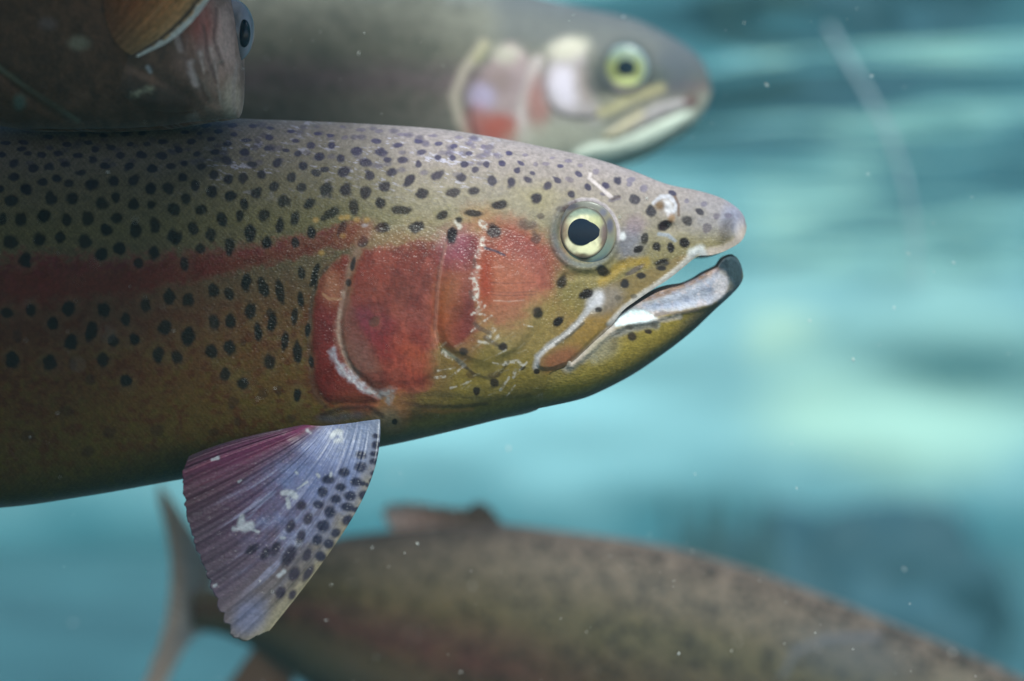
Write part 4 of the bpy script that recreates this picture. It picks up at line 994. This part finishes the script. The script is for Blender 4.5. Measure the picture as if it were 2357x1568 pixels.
def anal_paint(X, Y, S, T): return np.tile(lin((136, 104, 84)), (len(X), 1)) * (.7 + .6 * fbm(S * 30, T * 4))[:, None]
make_fin(fan((585, 1490), (680, 1552), [(505, 1600), (540, 1640), (590, 1670), (640, 1670)]), lambda S, T: 10 + 0 * S, F3Y, F3_LOC, anal_paint, 'anal_fin', fin_mat, f3_root, 80, 40, 10, 1.6, 4)
f3e = (2480, 1765)
e3b = float(f3.depth(np.array([f3e[0]]), np.array([f3e[1]]), False)[0])
ey3 = make_dome(f3, f3e, 40, 40, e3b - 8, 14, eye2_paint, 'eye', eye_mat, f3_root, n=12, m=32)
make_dome(f3, f3e, 18, 18, e3b - 8, 14, lambda x, y: np.tile(lin((14, 34, 48)), (len(x), 1)), 'pupil', eye_mat, ey3, n=8, m=32, dome=(40, 40, 14), lift=1.5)

# ------------------------------------------------------------------ the dark trout overhead, seen from below and behind
F4Y = -0.028
F4_LOC = (-0.10, F4Y, 0.09)
T4 = [(-1300, -520), (-900, -640), (-400, -640), (0, -520), (200, -380), (350, -240), (450, -120), (510, -40), (540, 20), (552, 90), (557, 150)]
B4 = [(-1300, -320), (-900, -60), (-400, 190), (-100, 268), (60, 296), (180, 297), (350, 292), (450, 280), (520, 274), (545, 270), (557, 240)]
W4 = [(-1300, 60), (-900, 150), (-400, 250), (0, 290), (200, 285), (350, 250), (450, 190), (510, 130), (540, 80), (552, 45), (557, 20)]
def f4_relief(X, Y):
    d = 2.5 * (fbm(X / 40, Y / 40) - .5)
    d -= 14 * np.exp(-(seg_dist(X, Y, [(-60, 120), (0, 170), (70, 225), (170, 290)]) / 14) ** 2)
    d -= 9 * np.exp(-(seg_dist(X, Y, [(420, 60), (432, 120), (455, 190), (480, 235)]) / 12) ** 2)
    d -= 8 * np.exp(-(seg_dist(X, Y, [(300, 150), (380, 190), (460, 240), (480, 275)]) / 14) ** 2)
    d -= 8 * np.exp(-(seg_dist(X, Y, [(505, 150), (495, 190), (500, 240)]) / 10) ** 2)
    return d
f4 = Flank(T4, B4, W4, F4Y, F4_LOC, 2.3, f4_relief)
def f4_paint(X, Y):
    n = fbm(X / 22, Y / 22)
    P = Paint(X, Y, np.tile(lin((104, 78, 64)), (len(X), 1)) * (.35 + 1.3 * n)[:, None])
    P.mix(.5 * sstep(.52, .66, fbm(X / 26 + 8, Y / 34)), (70, 54, 46)); P.mix(.4 * sstep(.56, .7, fbm(X / 12 + 8, Y / 30 + 5)) * sstep(380, 460, X), (188, 168, 162))
    P.blob((60, 100), 220, 130, (72, 58, 48), .6)
    P.blob((460, 50), 40, 60, (158, 92, 84), .7)
    P.blob((445, 130), 40, 50, (132, 106, 98), .6)
    P.blob((512, 90), 42, 90, (214, 188, 182), .9, .7, 0, .6); P.blob((470, 60), 26, 40, (176, 92, 80), .6, .8)
    P.blob((500, 215), 44, 60, (168, 144, 132), .75, .7, 0, .6)
    for q_ in ([(470, 60), (478, 130), (500, 190)], [(498, 20), (492, 90), (512, 150)], [(455, 180), (474, 230)]): P.stroke(q_, 9, (92, 68, 66), .6, .9, .9)
    for q_ in ([(484, 110), (500, 170), (508, 240)], [(460, 120), (470, 170)]): P.stroke(q_, 6, (214, 196, 190), .6, .9, .9, .4)
    P.blob((535, 230), 22, 44, (196, 186, 172), .8)
    P.blob((360, 230), 110, 40, (70, 54, 46), .7)
    P.stroke([(405, 75), (410, 100), (416, 115)], 12, (176, 160, 158), .7)
    P.stroke([(437, 145), (442, 170), (452, 195)], 15, (190, 176, 174), .8, .9, .8)
    P.stroke([(308, 218), (330, 208), (350, 205)], 13, (170, 164, 140), .8, .9, 1.2, .5)
    P.stroke([(340, 155), (346, 165)], 10, (180, 180, 186), .8)
    P.blob((182, 100), 24, 16, (140, 138, 122), .7)
    P.blob((110, 55), 20, 14, (116, 106, 106), .6)
    P.stroke([(-60, 105), (0, 158), (70, 208), (180, 278)], 11, (128, 126, 108), .7)
    P.blob((30, 250), 110, 50, (84, 62, 48), .7)
    P.blob((45, 235), 14, 18, (92, 112, 104), .7)
    P.stroke([(545, 150), (538, 200), (540, 260)], 9, (176, 164, 160), .7)
    P.c *= np.array([1.5, 1.36, 1.28])
    return P.c
f4_root = thing('rainbow_trout', 'dark shaded trout above the sharp one, orange white-edged pectoral fin and bulging eye', 'fish', F4_LOC, 'trout swimming in the pool')
make_body(f4, np.sort(np.concatenate([stations(-1300, 557, -40, 557, 3.0, 30), [556.4, 555.2]])), f4.T, f4.B, 260, f4_paint, 'body', body_mat, f4_root, 40)
GILL4 = [(330, 60), (350, 20), (420, -20), (470, 10), (476, 60), (470, 120), (468, 170), (478, 215), (478, 250), (400, 262), (320, 250), (270, 210), (290, 140)]
make_patch(f4, GILL4, 8, 22, f4_paint, 'gill_cover', slick_mat, f4_root, 3.0)
def e4_paint(x, y):
    P = Paint(x, y, np.tile(lin((104, 104, 112)), (len(x), 1)))
    P.blob((34, 0), 12, 60, (150, 156, 172), .8, .8); P.blob((2, -52), 22, 18, (190, 192, 204), .8, .8); P.blob((-10, 30), 30, 30, (86, 82, 82), .6); return P.c  # pale right rim and top are highlights painted on the eyeball
# the eye bulges sideways out of the head: a ball on the outline
def ball(fl, c, r, dep, sx, sy, sz, name, mat, parent, paint, n=40, m=40):
    th, ph = np.meshgrid(np.linspace(0, math.pi, n), np.linspace(0, 2 * math.pi, m), indexing='ij')
    x, y, z = np.sin(th) * np.cos(ph), np.cos(th), np.sin(th) * np.sin(ph)
    co = fl.world(c[0] + x * r * sx, c[1] + y * r * sy, dep + z * r * sz).reshape(-1, 3)
    A = np.arange(n * m).reshape(n, m)
    q = np.stack([A[:-1, :-1], A[:-1, 1:], A[1:, 1:], A[1:, :-1]], -1).reshape(-1, 4)
    return link(name, mesh_np(name, co, q, paint((x * r).ravel(), (y * r).ravel())), mat, parent)
ey4 = ball(f4, (535, 72), 52, 10, .98, 1.42, .9, 'eye', eye_mat, f4_root, e4_paint)
ball(f4, (562, 77), 24, 46, .62, 1.35, .5, 'pupil', eye_mat, ey4, lambda x, y: np.tile(lin((10, 26, 44)), (len(x), 1)), 24, 24)
fin4_mat = skin_material('orange_fin', rough=0.45, spec=0.3, coat=0.05, bump=0.1, translucent=0.6)
def fin4_paint(X, Y, S, T):
    P = Paint(X, Y, grad(S, [(0, (172, 110, 78)), (.5, (204, 140, 96)), (.85, (226, 182, 130)), (1, (228, 192, 146))]) * (.6 + .8 * fbm(S * 36, T * 4))[:, None])
    P.mix(.55 * (1 - sstep(0, .3, T)), (92, 66, 52))
    P.mix(.8 * sstep(.925, .94, S) * (1 - sstep(.95, .96, S + .02 * (fbm(T * 30, T * 0) - .5))), (44, 48, 70))
    P.mix(.97 * sstep(.958, .97, S + .03 * (fbm(T * 26, T * 0 + 4) - .5)), (250, 250, 244)); P.blob((421, 92), 8, 7, (250, 250, 246), .95); return P.c
make_fin([(0, (238, 10), (240, -50), (250, -120), (262, -200)), (.3, (246, 50), (300, -40), (340, -110), (380, -200)), (.6, (262, 90), (340, 10), (400, -70), (470, -190)), (.85, (290, 120), (370, 60), (420, 10), (530, -170)), (1, (318, 132), (400, 92), (440, 92), (565, -140))],
         lambda S, T: 284 + 34 * T - 24 * S, F4Y, F4_LOC, fin4_paint, 'pectoral_fin', fin4_mat, f4_root, 260, 120, 12, 1.6, 3.0, .01)

# ------------------------------------------------------------------ rocks, weed, hanging line, floating specks
def rock(name, label, c, size, seed, mat):
    n, m = 40, 64
    th, ph = np.meshgrid(np.linspace(0, math.pi, n), np.linspace(0, 2 * math.pi, m, endpoint=False), indexing='ij')
    d = np.stack([np.sin(th) * np.cos(ph), np.sin(th) * np.sin(ph), np.cos(th)], -1)
    q = np.sign(d) * np.abs(d) ** 0.8
    s = 1 + .9 * (fbm(d[..., 0] * 1.9 + seed, d[..., 1] * 1.6 + d[..., 2] * 1.3 + seed) - .5) + .3 * (fbm(d[..., 0] * 5 + seed, d[..., 2] * 5 + d[..., 1] * 4) - .5)
    co = (q * s[..., None] * np.asarray(size)).reshape(-1, 3)
    A = np.arange(n * m).reshape(n, m); Bq = np.roll(A, -1, 1)
    qd = np.stack([A[:-1], A[1:], Bq[1:], Bq[:-1]], -1).reshape(-1, 4)
    o = link(name, mesh_np(name, co, qd), mat); o.location = c
    o['label'] = label; o['category'] = 'rock'; o['group'] = 'boulders at the far side of the pool'
    return o
m_pale = tone_material('pale_stone', (0.55, 0.82, 0.62), (0.80, 0.92, 0.78), 9)
m_dark = tone_material('dark_stone', (0.006, 0.040, 0.060), (0.015, 0.065, 0.095), 7)
m_mid = tone_material('mid_stone', (0.16, 0.40, 0.42), (0.30, 0.56, 0.56), 6)
rock('boulder', 'broad dark blue boulder low on the pool floor behind the olive trout', (0.54, 2.9, -0.52), (0.27, 0.22, 0.225), 1.3, m_dark)

def tube(pts, rad, name, mat, n=10, parent=None):
    pts = np.asarray(pts, float); rad = np.broadcast_to(rad, len(pts))
    tg = np.gradient(pts, axis=0); tg /= np.linalg.norm(tg, axis=1)[:, None]
    s = np.cross(tg, (0, 1, 0.01)); s /= np.linalg.norm(s, axis=1)[:, None]; u = np.cross(tg, s)
    ph = np.linspace(0, 2 * math.pi, n, endpoint=False)
    co = (pts[:, None] + rad[:, None, None] * (np.cos(ph)[None, :, None] * s[:, None] + np.sin(ph)[None, :, None] * u[:, None])).reshape(-1, 3)
    A = np.arange(len(pts) * n).reshape(-1, n); Bq = np.roll(A, -1, 1)
    return link(name, mesh_np(name, co, np.stack([A[:-1], Bq[:-1], Bq[1:], A[1:]], -1).reshape(-1, 4)), mat, parent)
m_line = tone_material('pale_line', (0.30, 0.40, 0.46), (0.42, 0.52, 0.58), 60)
zl = np.linspace(0, 1, 40)
yl = 0.55; kl = K * (D0 + yl) / D0
lx = smooth_curve([(0, 1905), (.1, 1945), (.25, 2005), (.45, 2062), (.6, 2090), (.75, 2103), (1, 2112)])(zl)
ly = smooth_curve([(0, 60), (.1, 130), (.25, 230), (.45, 350), (.6, 450), (.75, 530), (1, 660)])(zl)
ln = tube(np.stack([(lx - 1178.5) * kl, yl + 0 * zl, (784 - ly) * kl], -1), np.interp(zl, [0, .2, 1], [.0018, .0013, .0006]), 'hanging_line', m_line)
ln['label'] = 'thin pale curved line hanging in the water under the surface'; ln['category'] = 'line'
m_weed = tone_material('dark_weed', (0.015, 0.05, 0.06), (0.03, 0.08, 0.09), 20)
for (wx, wz, h, lab) in ((0.275, -0.36, 0.12, 'dark stub of pond weed beside the dark boulder, nearer the middle of the pool'), (0.36, -0.37, 0.13, 'dark stub of pond weed against the dark boulder flank')):
    t = np.linspace(0, 1, 16)
    w = thing('pond_weed', lab, 'plant', (wx, 2.6, wz), 'stubs of pond weed')
    for j in range(5):
        a = j * 2.4; b = .03 * (t ** 1.4)
        tube(np.stack([np.cos(a) * b + .008 * np.cos(a), np.sin(a) * b, t * h * (.8 + .08 * j) - .2 * (1 - t)], -1), np.interp(t, [0, .6, 1], [.012, .016, .003]), 'stem', m_weed, 8, w)

# specks of dirt drifting near the plane of focus
sp = np.random.default_rng(17)
co, fc = [], []
ico = np.array([(1, 0, 0), (-1, 0, 0), (0, 1, 0), (0, -1, 0), (0, 0, 1), (0, 0, -1)], float)
tri = np.array([(0, 2, 4), (2, 1, 4), (1, 3, 4), (3, 0, 4), (2, 0, 5), (1, 2, 5), (3, 1, 5), (0, 3, 5)])
k0 = 0
for i in range(420):
    X, Y = sp.random() * 2420 - 30, sp.random() * 1600 - 20
    y = -0.05 - 0.03 * sp.random() if i % 2 else -0.22 + 0.17 * sp.random()
    r = (0.00007 + 0.00014 * sp.random() ** 4) * (1.0 if i % 4 else 1.2)
    f = (D0 + y) / D0
    c = np.array([(X - 1178.5) * K * f, y, (784 - Y) * K * f])
    a = sp.random() * math.pi; st = np.array([1 + 2.2 * (sp.random() < .25), 1, 1])
    v = ico * r * st; v = np.stack([v[:, 0] * math.cos(a) - v[:, 2] * math.sin(a), v[:, 1], v[:, 0] * math.sin(a) + v[:, 2] * math.cos(a)], -1)
    co.append(v + c); fc.append(tri + k0); k0 += 6
me = mesh_np('floating_specks', np.concatenate(co), np.zeros((0, 4), int), None, np.concatenate(fc))
m_sp = tone_material('pale_specks', (0.75, 0.76, 0.70), (0.85, 0.86, 0.84), 40)
o = link('floating_specks', me, m_sp); o['kind'] = 'stuff'; o['label'] = 'tiny pale specks of dirt drifting in the water'; o['category'] = 'specks'

# ------------------------------------------------------------------ the water between: one even body of haze
bx = [(-6.8, 6.8), (-0.85, 6.4), (FLOOR - 1.1, SURF + 0.09)]
v = [(x, y, z) for x in bx[0] for y in bx[1] for z in bx[2]]
f = [(0, 1, 3, 2), (4, 6, 7, 5), (0, 4, 5, 1), (2, 3, 7, 6), (0, 2, 6, 4), (1, 5, 7, 3)]
hm = bpy.data.meshes.new('haze'); hm.from_pydata(v, [], f); hm.update()
mh = bpy.data.materials.new('haze'); mh.use_nodes = True
nt = mh.node_tree; nt.nodes.remove(nt.nodes['Principled BSDF'])
pv = nt.nodes.new('ShaderNodeVolumePrincipled')
pv.inputs['Color'].default_value = (0.36, 0.86, 0.90, 1)
pv.inputs['Density'].default_value = 0.026
pv.inputs['Anisotropy'].default_value = 0.0
nt.links.new(pv.outputs[0], nt.nodes['Material Output'].inputs['Volume'])
hz = link('haze', hm, mh); hz['kind'] = 'stuff'
